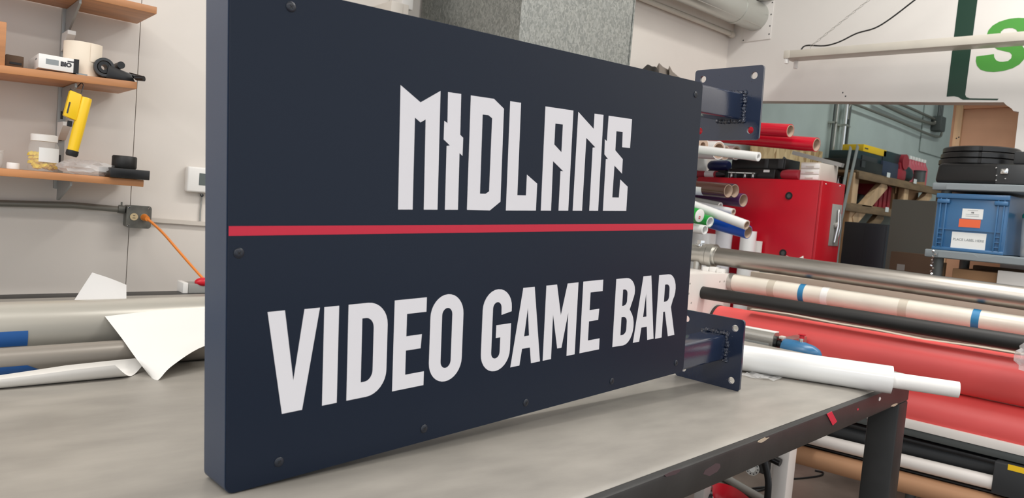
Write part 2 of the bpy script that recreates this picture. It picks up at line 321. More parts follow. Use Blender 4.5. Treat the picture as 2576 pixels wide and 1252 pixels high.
def Ap(x): return [[(x + 22, B1 - 1), (x + 49, B1 - 1), (x + 71, B0), (x + 49, B0), (x + 44.5, 117), (x + 25.5, 117), (x + 21, B0), (x, B0)], [(x + 35, 186), (x + 41, 138), (x + 29, 138)]]
vid = [('V', [[(51, 223), (74, 223), (87, 130), (101, 222), (123, 222), (100, 89), (72, 89)]]), ('I', [[(129.5, B1), (151.5, B1), (151, B0), (129, B0)]]),
       ('D', [Dp(166, 230, B0, B1, 33, 34), Dp(188, 207, 111, 201, 13, 15)]), ('E', [Ep(241)]), ('O', [Op(306, 370, 88, 223, 33), Op(328, 348, 109, 202, 11)]),
       ('G', [arc(442, 191, 32, 32, 0, 180, 14) + arc(442, 120, 32, 32, 180, 360, 14) + [(474, 164), (441, 164), (441, 143), (451, 143)] + arc(441.5, 119, 9.5, 10, 0, -180, 10) + arc(441.5, 192, 9.5, 10, 180, 0, 10) + [(451.5, 180), (474, 184)]]),
       ('A', Ap(477)), ('M', [[(555, 221), (582, 221), (596, 165), (610, 221), (639, 221), (639, B0), (617, B0), (615.5, 169), (602, 106), (591, 106), (575.5, 169), (576, B0), (555, B0)]]),
       ('E', [Ep(652.5)]),
       ('B', [[(749, 88), (749, 220)] + arc(781, 192, 29.5, 28, 90, -25, 8) + [(797, 157)] + arc(783, 123, 30, 36, 42, -90, 9), [(772, 198)] + arc(777, 189, 10, 9, 90, 0, 4) + arc(777, 175, 10, 9, 0, -90, 4) + [(772, 166)], [(772, 144)] + arc(778, 134, 12, 10, 90, 0, 4) + arc(778, 118, 12, 10, 0, -90, 4) + [(772, 108)]]),
       ('A', [[(x * .985 + 343.5, y - 1) for x, y in l] for l in Ap(478)]),
       ('R', [[(890, 87), (890, 219)] + arc(924, 186, 29, 33, 90, -42, 9) + [(940, 149), (960, 87), (936, 87), (919, 141), (913, 141), (913, 87)], [(913, 198)] + arc(920, 188, 11, 10, 90, 0, 4) + arc(920, 172, 11, 10, 0, -90, 4) + [(913, 162)]])]
for k, l in vid: flat('letter', l, 'vinyl', sg, 'rounded white letter %s' % k)
for a, c in ((76, 597), (979, 592), (14, 298), (69, 26), (301, 21), (518, 21), (754, 20), (974, 24)):
    o = S(a / 1000, 0, c / 1000); s_ = add('screw', G().lathe([(.0065, -.0006), (.0065, .0006), (.0055, .0016), (.003, .0020)], o, nb, 20), 'screw', sg)
    g = G()
    for d in ((S.x + S.z).normalized(), (S.x - S.z).normalized()): g.bar(o + nb * .0020 - d * .0028, o + nb * .0020 + d * .0028, .0011, .0008, nb)
    add('cross_recess', g, 'inkb', s_)
# brackets: square tube, plate with four holes, weld bead
PD = .182
for c0, c1, z0, z1 in ((.0005, .0595, -.0675, .1005), (.558, .6175, .513, .679)):
    low = c0 < .1
    add('bracket_arm', G().prism(rrect(.0045, .0635, c0, c1, .005, 3), S(SL - .01, 0, 0), S.y, S.z, S.x * (PD + .01)), 'navyb', sg, label='square navy tube welded to the mounting plate')
    y0, y1 = -.038, .137
    outer = rrect(y0, y1, z0, z1, .007, 4); hs = [disc2((yy, zz), .0082) for yy in (y0 + .022, y1 - .022) for zz in (z0 + .022, z1 - .022)]
    add('mounting_plate', G().prism([outer] + hs, S(SL + PD, 0, 0), S.y, S.z, S.x * .0062), 'navyb', sg, label='thick navy steel plate with four bolt holes')
    rr = random.Random(3 if low else 5); pts = []
    for (ya, za), (yb, zb) in (((.002, c0 - .002), (.002, c1 + .003)), ((.002, c1 + .003), (.066, c1 + .003)), ((.066, c1 + .003), (.066, c0 - .002)), ((.066, c0 - .002), (.002, c0 - .002))):
        for i in range(9): pts.append((ya + (yb - ya) * i / 9, za + (zb - za) * i / 9))
    g = G()
    for y, z in pts: g.blob(S(SL + PD - .001, y + rr.uniform(-.0012, .0012), z + rr.uniform(-.0012, .0012)), [rr.uniform(.0045, .0075) for _ in range(3)], 1)
    add('weld_bead', g, 'weld', sg, label='lumpy painted weld bead round the tube end')
    g = G()
    for i in range(26):
        p = S(SL + PD, rr.uniform(y0 + .01, y1 - .06), rr.uniform(z0 + .012, z1 - .012)); r = rr.uniform(.0004, .0010); g.blob(p, (r, r, r), 1)
    add('weld_spatter', g, 'weld', sg, kind='stuff')
# ================================================================== the work table
T = TAB
tb = thing('work_table', 'long work table with a grey sheet top and black steel frame', 'table', T(1.0, 1.5, 0))
# sheet top with a softly rolled-down edge on the right hand side
rows = []; prof = [(.583, .8935), (.586, .8955), (.594, .8972), (.604, .8985), (.618, .8994), (.64, .9), (.70, .9000), (2.44, .9)]
g = G(); A = [[g.b.verts.new(T(u, y, z)) for y, z in prof] + [g.b.verts.new(T(u, 2.44, .893)), g.b.verts.new(T(u, .583, .893))] for u in (-.6, 2.325)]
n = len(A[0])
for i in range(n): g.face([A[0][i], A[0][(i + 1) % n], A[1][(i + 1) % n], A[1][i]])
g.face(A[0]); g.face(A[1][::-1])
add('table_sheet', g, 'sheet', tb, label='scuffed grey sheet covering the table top')
add('frame_rail', G().box(-.6, 2.25, .568, .646, .838, .8928, T, .006), 'rail', tb)
add('frame_rail', G().box(-.6, 2.25, 2.425, 2.55, .838, .897, T, .006), 'rail', tb)
add('frame_rail', G().box(2.172, 2.25, .646, 2.42, .838, .8928, T, .006), 'rail', tb)
add('frame_rail', G().box(.6, .678, .646, 2.42, .838, .8928, T, .006), 'rail', tb)
for u, y in ((2.1715, .5685), (2.1715, 2.45), (.2, 2.45), (-.5, .5685)): add('leg', G().box(u, u + .078, y, y + .078, 0, .8385, T, .005), 'rail', tb)
def mark(px, py, w, h, m, name='paint_chip', seed=0, par=tb):
    p = T.inv(T.aty(px, py, .568)); rr = random.Random(seed)
    pl = [(w / 2 * math.cos(a) * rr.uniform(.6, 1.1), h / 2 * math.sin(a) * rr.uniform(.6, 1.1)) for a in [i * math.pi / 5 for i in range(10)]]
    add(name, G().prism(pl, T(p.x, .5681, p.z), T.x, T.z, -T.y * .0006), m, par, smooth=False)
mark(1919, 1106, .05, .008, 'rust', seed=2); mark(2250, 1018, .07, .007, 'rust', seed=4); mark(1792, 1182, .06, .02, 'purple_smudge', 'smudge', 5); mark(2213, 1003, .018, .011, 'white', 'paint_chip', 6); mark(2158, 1029, .012, .007, 'pinkred', 'paint_chip', 8)
mark(1690, 1190, .06, .008, 'purple_smudge', 'smudge', 11)
p = T.inv(T.aty(2092, 1052, .567)); g = G(); g.prism([(-.034, .015), (-.006, .017), (.034, -.012), (.010, -.017)], T(p.x, .567, p.z), T.x, T.z, -T.y * .001); add('vinyl_scrap', g, 'pinkred', label='small scrap of red vinyl stuck on the black table rail', cat='scrap')
# white film roll lying over the far corner of the table
q0, q1 = T(1.80, 1.10, 0), T(1.93, .605, 0); d = (q1 - q0).normalized()
p0 = T.inv(atZ(1890, 938, .9)); p1 = T.inv(atZ(2120, 973.6, .9)); d2 = (V(T(p1.x, p1.y)) - V(T(p0.x, p0.y))); d2.z = 0; d2.normalize()
RR = .0345; base = V(T(p0.x, p0.y)); base.z = .9005 + RR; sd = V((-d2.y, d2.x, 0)); sd = sd if sd.x > 0 else -sd
base += sd * RR * .35
fr = thing('film_roll', 'thick roll of glossy white film with a protruding core, lying across the table corner', 'roll', base - V((0, 0, RR)))
def along(px, py):            # distance along the roll axis for a pixel
    nrm = d2.cross(ray(px, py)).cross(d2); P = atN(px, py, sd, sd.dot(base)); return (P - base).dot(d2)
e1 = along(2243, 957); e2 = along(2413, 970)
add('film', G().tube(base - d2 * .42, base + d2 * e1, RR, .0195, 40), 'film', fr)
add('core', G().tube(base - d2 * .45, base + d2 * e2, .0195, .0165, 32), 'core', fr, label='white plastic core tube')
# loose wrap under the roll
rr = random.Random(4); g = G()
for i in range(3):
    c = T.inv(atZ(1895 + i * 22, 946 + i * 3, .9)); P = []
    for a in range(6): P.append([T(c.x + (a - 2.5) * .012, c.y + (b - 1.5) * .014, .901 + rr.uniform(0, .006)) for b in range(4)])
    g.patch(P, .0003)
add('plastic_wrap', g, 'wrap', label='crumpled clear plastic wrap peeking out under the white film roll', cat='wrap')
# ================================================================== left: rolls and paper on the table
def rollT(name, v, r, u0, u1, m, lab, cat='roll', z0=.9, par=None):
    return add(name, G().cyl(T(u0, v, z0 + r), T(u1, v, z0 + r), r, seg=40), m, par, lab, cat)
lv, lr = 1.531, .0265
lo = rollT('film_roll', lv, lr, -.35, 1.75, 'foild', 'lower dull silver film roll lying in front on the table')
uv_, ur = 1.648, .0585
up_ = rollT('film_roll', uv_, ur, -.35, 1.80, 'foil', 'larger satin silver film roll lying behind the dull one on the table')
def tapeband(par, v, r, z0, u0, u1, a0, a1, name='blue_tape', m='bluetape', skew=0):
    P = []
    for i in range(7):
        a = math.radians(a0 + (a1 - a0) * i / 6); P.append([T(u0, v - math.cos(a) * (r + .0008), z0 + r + math.sin(a) * (r + .0008)), T(u1 + skew * (i / 6 - .5), v - math.cos(a) * (r + .0008), z0 + r + math.sin(a) * (r + .0008))])
    add(name, G().patch(P, .0004), m, par)
pt = T.inv(T.aty(92, 935, lv - lr)); tapeband(lo, lv, lr, .9, -.2, pt.x, -38, -4, skew=-.03)
pt = T.inv(T.aty(70, 855, uv_ - ur)); tapeband(up_, uv_, ur, .9, -.2, pt.x, -16, 12)
# a long aluminium channel behind the rolls, and a board behind it
ch = thing('aluminium_channel', 'grooved aluminium channel lying behind the silver rolls', 'channel', T(1.2, 1.82, .9))
add('channel_body', G().box(.35, 1.9, 1.735, 1.80, .9005, .965, T, .002), 'steelc', ch)
for k in range(3): add('channel_rib', G().box(.35, 1.9, 1.7315, 1.735, .912 + k * .016, .920 + k * .016, T, .001), 'steelc', ch)
add('stacked_board', G().box(-.4, 2.0, 1.93, 2.30, .9005, .914, T, .001), 'foil', label='flat grey metal board lying at the back of the table', cat='board')
# white sheet draped over the rolls with one corner curling down
def P3(px, py, v, z=None): return T.aty(px, py, v)
rows = [[(237, 762, 1.66), (310, 757, 1.66), (385, 752, 1.66), (456, 748, 1.66), (500, 746, 1.67)],
        [(272, 806, 1.582), (342, 803, 1.575), (410, 800, 1.57), (482, 795, 1.57), (530, 790, 1.575)],
        [(306, 850, 1.53), (367, 855, 1.51), (428, 856, 1.50), (500, 848, 1.50), (560, 835, 1.51)],
        [(338, 895, 1.468), (385, 908, 1.44), (432, 900, 1.43), (500, 870, 1.45), (565, 850, 1.47)],
        [(374, 942, 1.44), (395, 957, 1.40), (430, 922, 1.41), (500, 876, 1.43), (570, 854, 1.46)]]
add('paper_sheet', G().patch([[P3(*q) for q in r] for r in rows], .0005, 5), 'paper', label='large glossy white sheet draped over the silver rolls, corner hanging down', cat='paper')
rows = [[(186, 756, 1.70), (250, 756, 1.70), (318, 756, 1.70)], [(209, 720, 1.72), (262, 727, 1.72), (318, 733, 1.72)], [(232, 685, 1.74), (275, 699, 1.74), (318, 716, 1.74)]]
add('paper_sheet', G().patch([[P3(*q) for q in r] for r in rows], .0006, 3), 'paperg', label='grey backed paper corner standing up behind the white sheet', cat='paper')
# curled sheet in front of the dull roll
vc, rc_ = 1.452, .024
ua, ub, uc = T.inv(T.aty(287, 948, vc - rc_)).x, T.inv(atZ(325, 978, .9)).x + .035, T.inv(T.aty(376, 940, vc + rc_)).x
P = []
for k in range(13):
    f_ = k / 12; a = math.radians(168 + 200 * f_); ue = ua + (ub - ua) * f_ * 2 if f_ < .5 else ub + (uc - ub) * (f_ * 2 - 1)
    P.append([T(u, vc - .02 * (u - .45) + math.cos(a) * rc_ * 1.05 * w_, .9008 + rc_ * w_ + math.sin(a) * rc_ * w_) for u, w_ in ((-.25, .3), (.05, .4), (.28, .62), (.40, .9), (ue, 1))])
add('curled_sheet', G().patch(P, .0005, 2), 'paper', label='white sheet curled into a tube in front of the silver rolls', cat='paper')
# power strip at the back with a red plug, orange cord up to the outlet
psp = atY(515, 735, 2.585)
ps = thing('power_strip', 'light grey power strip lying at the back of the table beside the wall', 'power strip', (psp.x, 2.60, .9))
x0 = atY(472, 730, 2.58).x; z0, z1 = atY(500, 747, 2.58).z, atY(500, 713, 2.58).z
add('strip_body', G().box(x0, x0 + .5, 2.575, 2.64, z0, z1, bev=.004), 'grey', ps); add('end_cap', G().box(x0 - .018, x0, 2.573, 2.642, z0 - .004, z1 + .004, bev=.004), 'white', ps)
add('strip_support', G().box(x0 + .05, x0 + .46, 2.585, 2.63, .898, z0), 'grey', ps)
# ================================================================== left: long wall, shelves and what stands on them
xs = atY(155, 120, 2.75).x + .01
st = thing('shelf_standard', 'slotted grey upright with brackets carrying the wooden shelves', 'shelf bracket', (xs, 2.76, 1.1))
add('upright', G().box(xs - .012, xs + .012, 2.752, 2.7695, atY(140, 474, 2.76).z, 2.4, bev=.002), 'greym', st)
for k in range(15): add('slot', G().box(xs - .0035, xs + .0035, 2.7505, 2.7525, 1.30 + k * .07, 1.325 + k * .07), 'inkb', st)
zl = atY(170, 446, 2.52).z; zu = atY(392, 26, 2.52).z; xmr, zmr = atY(345, 215, 2.52).x, atY(335, 213.5, 2.52).z; smz = (zmr - atY(0, 173, 2.52).z) / (xmr - atY(0, 173, 2.52).x)
def shz(x): return zmr - smz * (xmr - x)
zm = shz(xs)
def bracket(z, dep, h, m, nm='bracket', t_=.006): add(nm, G().prism([(2.752, z), (2.752 - dep, z), (2.752 - dep, z - .012), (2.752 - .02, z - h), (2.752, z - h)], (xs - t_ / 2, 0, 0), (0, 1, 0), (0, 0, 1), (t_, 0, 0)), m, st)
bracket(zm - .013, .21, .075, 'greym'); bracket(zl - .012, .21, .065, 'greym'); bracket(zu - .013, .21, .085, 'greym')
zb = atY(165, 85, 2.74).z; bracket(zb, .10, .055, 'whitem', 'white_bracket', .022); zb = atY(150, 308, 2.74).z; bracket(zb, .10, .055, 'whitem', 'white_bracket', .022)
def shelf(zc, xr, lab, tilt=0): add('wall_shelf', G().hexa([(-.3, 2.52, zc - .011 - tilt), (xr, 2.52, zc - .011), (xr, 2.752, zc - .011), (-.3, 2.752, zc - .011 - tilt), (-.3, 2.52, zc + .011 - tilt), (xr, 2.52, zc + .011), (xr, 2.752, zc + .011), (-.3, 2.752, zc + .011 - tilt)], .002), 'wood', label=lab, cat='shelf')
shelf(zmr, xmr, 'middle orange brown wooden wall shelf carrying the paper roll', smz * (xmr + .3)); shelf(zl, atY(362, 458, 2.52).x, 'lowest orange brown wooden wall shelf carrying the jar'); shelf(zu, atY(395, 25, 2.52).x, 'topmost wooden wall shelf with a chipped end')
zs = shz(.25) + .0115
# end board, dark box, white printed box, paper roll, tape gun
xe = atY(15, 100, 2.53).x; add('end_board', G().box(xe - .14, xe, 2.53, 2.549, zs, atY(10, 55, 2.53).z, bev=.001), 'wood', label='upright wooden end board on the middle shelf at the left edge', cat='board')
xa, xb_ = atY(14, 150, 2.60).x, atY(60, 150, 2.60).x
bx_ = thing('dark_box', 'small dark brown box behind the white printed box', 'box', (xa, 2.64, zs))
add('box_body', G().box(xa, xb_, 2.60, 2.70, zs, atY(30, 138, 2.60).z, bev=.002), 'carddark', bx_); add('label_stripe', G().box(xa + .01, xb_ - .005, 2.5985, 2.60, zs + .016, zs + .022), 'inkb', bx_)
zs = shz(.45) + .013; yb = 2.525; xa, xb_ = atY(97, 150, yb).x, atY(198, 165, yb).x; zt_ = atY(97, 133, yb).z
wb = thing('printed_box', 'white printed cardboard box with a black end band on the middle shelf', 'box', ((xa + xb_) / 2, yb + .07, zs))
add('box_body', G().box(xa, xb_, yb, yb + .205, zs, zt_, bev=.0015), 'white', wb)
add('end_band', G().box(xb_ - .013, xb_ + .0006, yb - .0006, yb + .2056, zs, zt_ + .0006), 'inkb', wb)
zc = (zs + zt_) / 2
text('printed_letters', 'BIO', .017, (xa + (xb_ - xa) * .68, yb - .0003, zc), (1, 0, 0), (0, 0, 1), 'ink', wb, .0012)
add('printed_picture', G().box(xa + .018, xa + .05, yb - .0005, yb, zs + .014, zt_ - .012), 'inkg', wb); add('printed_line', G().box(xa + .072, xa + .10, yb - .0005, yb, zc + .009, zc + .013), 'ink', wb); add('printed_line', G().box(xa + .095, xa + .125, yb - .0005, yb, zc - .022, zc - .018), 'inkg', wb)
add('printed_line', G().box(xa - .0005, xa, yb + .03, yb + .06, zc + .006, zc + .010), 'inkg', wb)
zs = shz(.52) + .0125; c = atY(206, 150, 2.62); h = atY(206, 110, 2.62).z - zs; r = 41 / F_PX * depth(c)
pr_ = thing('paper_roll', 'cream coloured roll of transfer paper standing on the middle shelf', 'roll', (c.x, c.y, zs))
add('paper', G().tube((c.x, c.y, zs), (c.x, c.y, zs + h), r, r * .45, 40), 'cream', pr_); add('cardboard_core', G().tube((c.x, c.y, zs + .001), (c.x, c.y, zs + h - .001), r * .45, r * .38, 28), 'cardcore', pr_)
P = [[V((c.x + math.cos(math.radians(a)) * (r + .001 + .002 * k), c.y + math.sin(math.radians(a)) * (r + .001 + .002 * k), zs + h * (.45 + .55 * j))) for j in (0, 1)] for k, a in enumerate((-75, -60, -45, -32))]
add('loose_end', G().patch(P, .0005, 2), 'cream', pr_)
zs = shz(.58) + .0125; c = atY(272, 188, 2.58); r = 23 / F_PX * depth(c)
tg = thing('tape_gun', 'black tape gun lying on the right end of the middle shelf', 'tape dispenser', (c.x + .05, c.y, zs))
add('tape_reel', G().tube((c.x - .015, c.y - .02, zs + r + .004), (c.x - .015, c.y + .028, zs + r + .004), r, r * .72, 32), 'charcoal', tg); add('reel_hub', G().tube((c.x - .015, c.y - .018, zs + r + .004), (c.x - .015, c.y + .026, zs + r + .004), r * .62, r * .3, 28), 'black', tg)
xr = atY(350, 205, 2.56).x
add('gun_frame', G().hexa([(c.x - .01, c.y - .022, zs), (c.x + .075, c.y - .022, zs), (c.x + .075, c.y + .03, zs), (c.x - .01, c.y + .03, zs), (c.x - .005, c.y - .022, zs + r * 1.5), (c.x + .06, c.y - .022, zs + r * .9), (c.x + .06, c.y + .03, zs + r * .9), (c.x - .005, c.y + .03, zs + r * 1.5)], .004), 'black', tg)
add('pressure_roller', G().cyl((c.x + .03, c.y - .024, zs + r * 1.65), (c.x + .03, c.y + .032, zs + r * 1.65), .011), 'black', tg)
add('handle', G().sweep([(c.x + .06, c.y, zs + .024), (c.x + .09, c.y - .02, zs + .018), (xr - .015, c.y - .06, zs + .011), (xr, c.y - .075, zs + .011)], .010, 12, True, .008), 'black', tg)
# yellow tool hanging from the bracket
yt = 2.50; pa, pb_ = atY(217, 246, yt), atY(180, 390, yt); d = (pb_ - pa).normalized(); r = 13.5 / F_PX * depth(pa)
yl = thing('hanging_knife', 'yellow handled tool with a black cap hanging under the middle shelf', 'tool', pb_)
add('handle_tube', G().lathe([(r * .9, 0), (r, .004), (r, (pb_ - pa).length * .55), (r * .92, (pb_ - pa).length - .014)], pa, d), 'yellow', yl)
add('end_cap', G().lathe([(r * 1.02, 0), (r * 1.04, .012), (r * .85, .017)], pb_ - d * .014, d), 'blackm', yl)
sd_ = d.cross(V((0, -1, 0))).normalized(); sd_ = sd_ if sd_.x < 0 else -sd_
pc = pa + d * .028 + sd_ * (r + .022); dd = d
hx = [pc - dd * .05 - sd_ * .024, pc - dd * .034 + sd_ * .024 * -1 * -1]
a0 = atY(177, 226, yt - .012); a1 = atY(207, 238, yt - .012); a2 = atY(193, 304, yt - .012); a3 = atY(160, 290, yt - .012); bk = V((0, .024, 0))
add('blade_guard', G().hexa([a3, a2, a2 + bk, a3 + bk, a0, a1, a1 + bk, a0 + bk], .003), 'yellow', yl, label='flat yellow guard block')
add('guard_lettering', G().hexa([atY(167, 284, yt - .0125), atY(171, 285, yt - .0125), atY(171, 285, yt - .012), atY(167, 284, yt - .012), atY(174, 256, yt - .0125), atY(178, 257, yt - .0125), atY(178, 257, yt - .012), atY(174, 256, yt - .012)]), 'ink', yl)
add('trigger', G().bar(atY(176, 304, yt), atY(174, 318, yt), .010, .012), 'black', yl)
add('hanging_wire', G().sweep([atY(204, 238, yt), atY(210, 215, yt + .01), atY(206, 207, yt + .03), (xs, 2.56, zm - .03)], .0016, 8), 'black', yl); add('hanging_wire', G().sweep([atY(166, 275, yt + .014), atY(171, 240, yt + .014), atY(178, 224, yt + .014), (xs, 2.56, zm - .05)], .0016, 8), 'black', yl)
# lower shelf
zs = zl + .0115
c = atY(0, 400, 2.64); r = 24 / F_PX * depth(c); h = atY(0, 378, 2.64).z - zs
add('plastic_tub', G().lathe([(r * .85, 0), (r, .012), (r, h * .85), (r * 1.04, h * .87), (r * 1.04, h)], (c.x - .02, c.y, zs)), 'glass2', label='cloudy plastic tub at the left edge of the lowest shelf', cat='tub')
c = atY(33, 420, 2.60); r = 14 / F_PX * depth(c); h = atY(33, 409, 2.6).z - zs
add('screw_cap', G().lathe([(r, 0), (r, h * .85), (r * .92, h)], (c.x, c.y, zs)), 'white', label='small white cap lying beside the jar', cat='cap')
c = atY(109, 400, 2.62); r = 33 / F_PX * depth(c); hj = atY(109, 352, 2.62).z - zs; hl = atY(109, 340, 2.62).z - zs
jr = thing('plastic_jar', 'clear jar with white lid half full of yellow pieces on the lowest shelf', 'jar', (c.x, c.y, zs))
add('jar_wall', G().lathe([(r * .92, 0), (r, .008), (r, hj * .8), (r * .82, hj * .95), (r * .82, hj)], (c.x, c.y, zs), seg=36), 'glass', jr); add('lid', G().lathe([(r * .88, hj - .004), (r * .9, hl), (r * .8, hl + .002)], (c.x, c.y, zs), seg=36), 'white', jr)
g = G(); rr = random.Random(2)
for i in range(90):
    a = rr.uniform(0, 6.28); q = r * .78 * math.sqrt(rr.random()); z = rr.uniform(.012, hj * (.55 if math.cos(a) < 0 else .34)); k = rr.uniform(.008, .013); g.blob((c.x + q * math.cos(a), c.y + q * math.sin(a), zs + z), (k, k, k * .7), 1, .3, i)
add('yellow_pieces', g, 'yellowb', jr, kind='stuff')
P = [[V((c.x + math.cos(math.radians(a)) * (r + .001), c.y + math.sin(math.radians(a)) * (r + .001), zs + z)) for z in (hj * .3, hj * .75)] for a in range(-115, -20, 10)]
add('jar_label', G().patch(P, .0004), 'label', jr)
c = atY(220, 432, 2.58); g = G(); g.blob((c.x, c.y, zs + .022), (.075, .06, .024), 3, .35, 5); add('plastic_bag', g, 'wrap', label='crumpled clear plastic bag on the lowest shelf', cat='bag')
xa, xb_ = atY(272, 440, 2.53).x, atY(378, 445, 2.50).x
bb = thing('black_case', 'flat black case with a black roll on top at the end of the lowest shelf', 'case', ((xa + xb_) / 2, 2.58, zs))
add('case_body', G().box(xa, xb_, 2.505, 2.66, zs, zs + .030, bev=.002), 'black', bb)
c = atY(312, 425, 2.59); add('tape_roll', G().lathe([(.033, 0), (.036, .004), (.036, .036), (.033, .040), (.02, .040)], (c.x, c.y, zs + .0305), seg=36), 'blackm', label='round black tape roll standing on the flat black case', cat='tape roll')
# thermostat, outlet box, conduit, raceway, cord
yw = 2.735; xa, xb_ = atY(472, 440, yw).x, atY(546, 440, yw).x; za, zb = atY(500, 484, yw).z, atY(500, 420, yw).z
th_ = thing('thermostat', 'white wall thermostat with a small grey screen beside the sign', 'thermostat', ((xa + xb_) / 2, WA, za))
add('housing', G().box(xa, xb_, yw, WA - .0005, za, zb, bev=.007, seg=3), 'white', th_); add('screen', G().box(atY(501, 450, yw).x, xb_ - .02, yw - .001, yw + .001, atY(510, 466, yw).z, atY(510, 436, yw).z), 'screen', th_)
add('wire', G().sweep([atY(508, 484, WA - .012), atY(507, 500, WA - .006), atY(504, 530, WA - .006), atY(503, 556, WA - .006)], .003, 8), 'grey', th_); add('grommet', G().cyl(atY(508, 491, WA - .012), atY(508, 491, WA - .001), .006), 'black', th_)
yo = 2.71; xa, xb_ = atY(318, 545, yo).x, atY(381, 545, yo).x; za, zb = atY(350, 574, yo).z, atY(350, 517, yo).z
ob = thing('outlet_box', 'grey metal outlet box on the long wall with one orange plug', 'outlet', ((xa + xb_) / 2, WA, za))
add('box_body', G().box(xa + .003, xb_ - .003, yo + .003, WA - .0005, za + .002, zb - .002, bev=.006), 'box', ob); add('cover_plate', G().prism(rrect(xa, xb_, za, zb, .010), (0, yo, 0), (1, 0, 0), (0, 0, 1), (0, .0035, 0)), 'box', ob)
xm, zm_ = (xa + xb_) / 2, (za + zb) / 2
for k, dx in enumerate((-.016, .016)):
    rc = add('receptacle', G().lathe([(.0125, 0), (.0125, .002)], (xm + dx, yo - .0005, zm_), (0, -1, 0), 20), 'tan', ob)
    if k == 0:
        for q, w_ in ((.004, .007), (-.004, .009)): add('plug_slot', G().box(xm + dx - w_ / 2, xm + dx + w_ / 2, yo - .0030, yo - .0022, zm_ + q - .001, zm_ + q + .001), 'inkb', rc)
for p in ((xa + .008, zb - .008), (xb_ - .008, zb - .008), (xa + .008, za + .008)): add('cover_screw', G().lathe([(.0035, 0), (.002, .0018)], (p[0], yo, p[1]), (0, -1, 0), 12), 'chrome', ob)
pc = atY(310, 524, WA - .018)
cd = thing('conduit', 'grey electrical conduit running along the long wall below the shelves', 'conduit', (pc.x - .3, WA - .018, pc.z))
add('pipe', G().sweep([(-1.5, WA - .016, pc.z + .02), (atY(0, 511, WA - .016).x, WA - .016, atY(0, 511, WA - .016).z), (pc.x - .15, WA - .018, pc.z + .001), (xa + .001, WA - .030, pc.z - .004)], .0105, 14), 'conduit', cd); add('connector', G().cyl((pc.x - .018, WA - .028, pc.z - .002), (xa, WA - .03, pc.z - .004), .014, seg=16), 'box', cd); add('set_screw', G().cyl((pc.x - .008, WA - .028, pc.z), (pc.x - .008, WA - .028, pc.z + .022), .003, seg=8), 'box', cd)
za_, zb_ = atY(385, 553, WA - .01).z, atY(545, 564, WA - .01).z
rw = G(); rw.bar((xb_, WA - .008, za_), (xb_ + .75, WA - .008, za_ - .02), .012, .014); add('cable_raceway', rw, 'offwhite', label='thin white cable raceway running from the outlet box behind the sign', cat='raceway')
oc = thing('extension_cord', 'orange extension cord hanging from the outlet box down to the power strip', 'cord', (xm + .1, 2.66, .95))
kk = [(xm + .016, yo - .03, zm_ - .002), atY(385, 562, 2.67), atY(412, 588, 2.66), atY(445, 626, 2.64), atY(478, 664, 2.62), atY(505, 694, 2.60), atY(520, 708, 2.59)]
def smooth_path(pts, n=6):
    pts = [V(p) for p in pts]; out = []
    for i in range(len(pts) - 1):
        p0 = pts[max(i - 1, 0)]; p1, p2 = pts[i], pts[i + 1]; p3 = pts[min(i + 2, len(pts) - 1)]
        for k in range(n):
            t = k / n; out.append(.5 * ((2 * p1) + (p2 - p0) * t + (2 * p0 - 5 * p1 + 4 * p2 - p3) * t * t + (3 * p1 - p0 - 3 * p2 + p3) * t ** 3))
    return out + [pts[-1]]
add('cord', G().sweep(smooth_path(kk), .0045), 'orange', oc); add('plug', G().cyl((xm + .016, yo - .002, zm_), (xm + .018, yo - .035, zm_ - .003), .012, .008, 16), 'orange', oc)
c = atY(512, 709, 2.585); add('red_plug', G().blob((c.x, c.y, c.z), (.030, .018, .016), 3), 'redp', oc, label='red plug end')
# white box and pilaster at the top behind the sign
xa, xb_ = atY(985, 20, 2.60).x, atY(1029, 20, 2.60).x; z_ = atY(1005, 6, 2.60).z
wbx = thing('wall_box', 'small white box on the long wall just above the sign edge', 'box', ((xa + xb_) / 2, WA, z_ - .2))
add('box_body', G().box(xa, xb_, 2.60, WA - .001, z_ - .22, z_, bev=.003), 'offwhite', wbx); add('box_lid', G().box(xa - .004, xa + (xb_ - xa) * .62, 2.595, 2.60, z_ - .21, z_ - .004, bev=.002), 'offwhite', wbx)
xa, xb_ = atY(1012, 5, 2.66).x, atY(1041, 5, 2.66).x
struct('trim_2', G().box(xa, xb_, 2.66, WA - .001, z_ + .001, 3.7, bev=.006), 'wallb', 'white vertical boxed trim above the small white box', 'trim')
# galvanised plenum hanging from the ceiling
yd = 2.08; xa, xb_ = atY(1308, 60, yd).x, atY(1590, 80, yd).x; zb = 1.78
du = thing('air_duct', 'large square galvanised air duct hanging behind the sign', 'duct', ((xa + xb_) / 2, 2.4, zb))
add('duct_panel', G().box(xa, xb_, yd, yd + .0016, zb, 3.69), 'galv', du); add('duct_panel', G().box(xa, xa + .0016, yd + .0016, WA - .02, zb, 3.69), 'galv', du); add('duct_panel', G().box(xb_ - .0016, xb_, yd + .0016, WA - .02, zb, 3.69), 'galv', du); add('duct_panel', G().box(xa, xb_, yd, WA - .02, zb - .0016, zb), 'galv', du)
add('corner_seam', G().box(xa - .002, xa + .006, yd - .003, yd - .0002, zb, 3.69), 'galv', du); add('corner_seam', G().box(xb_ - .006, xb_ + .002, yd - .003, yd - .0002, zb, 3.69), 'galv', du)
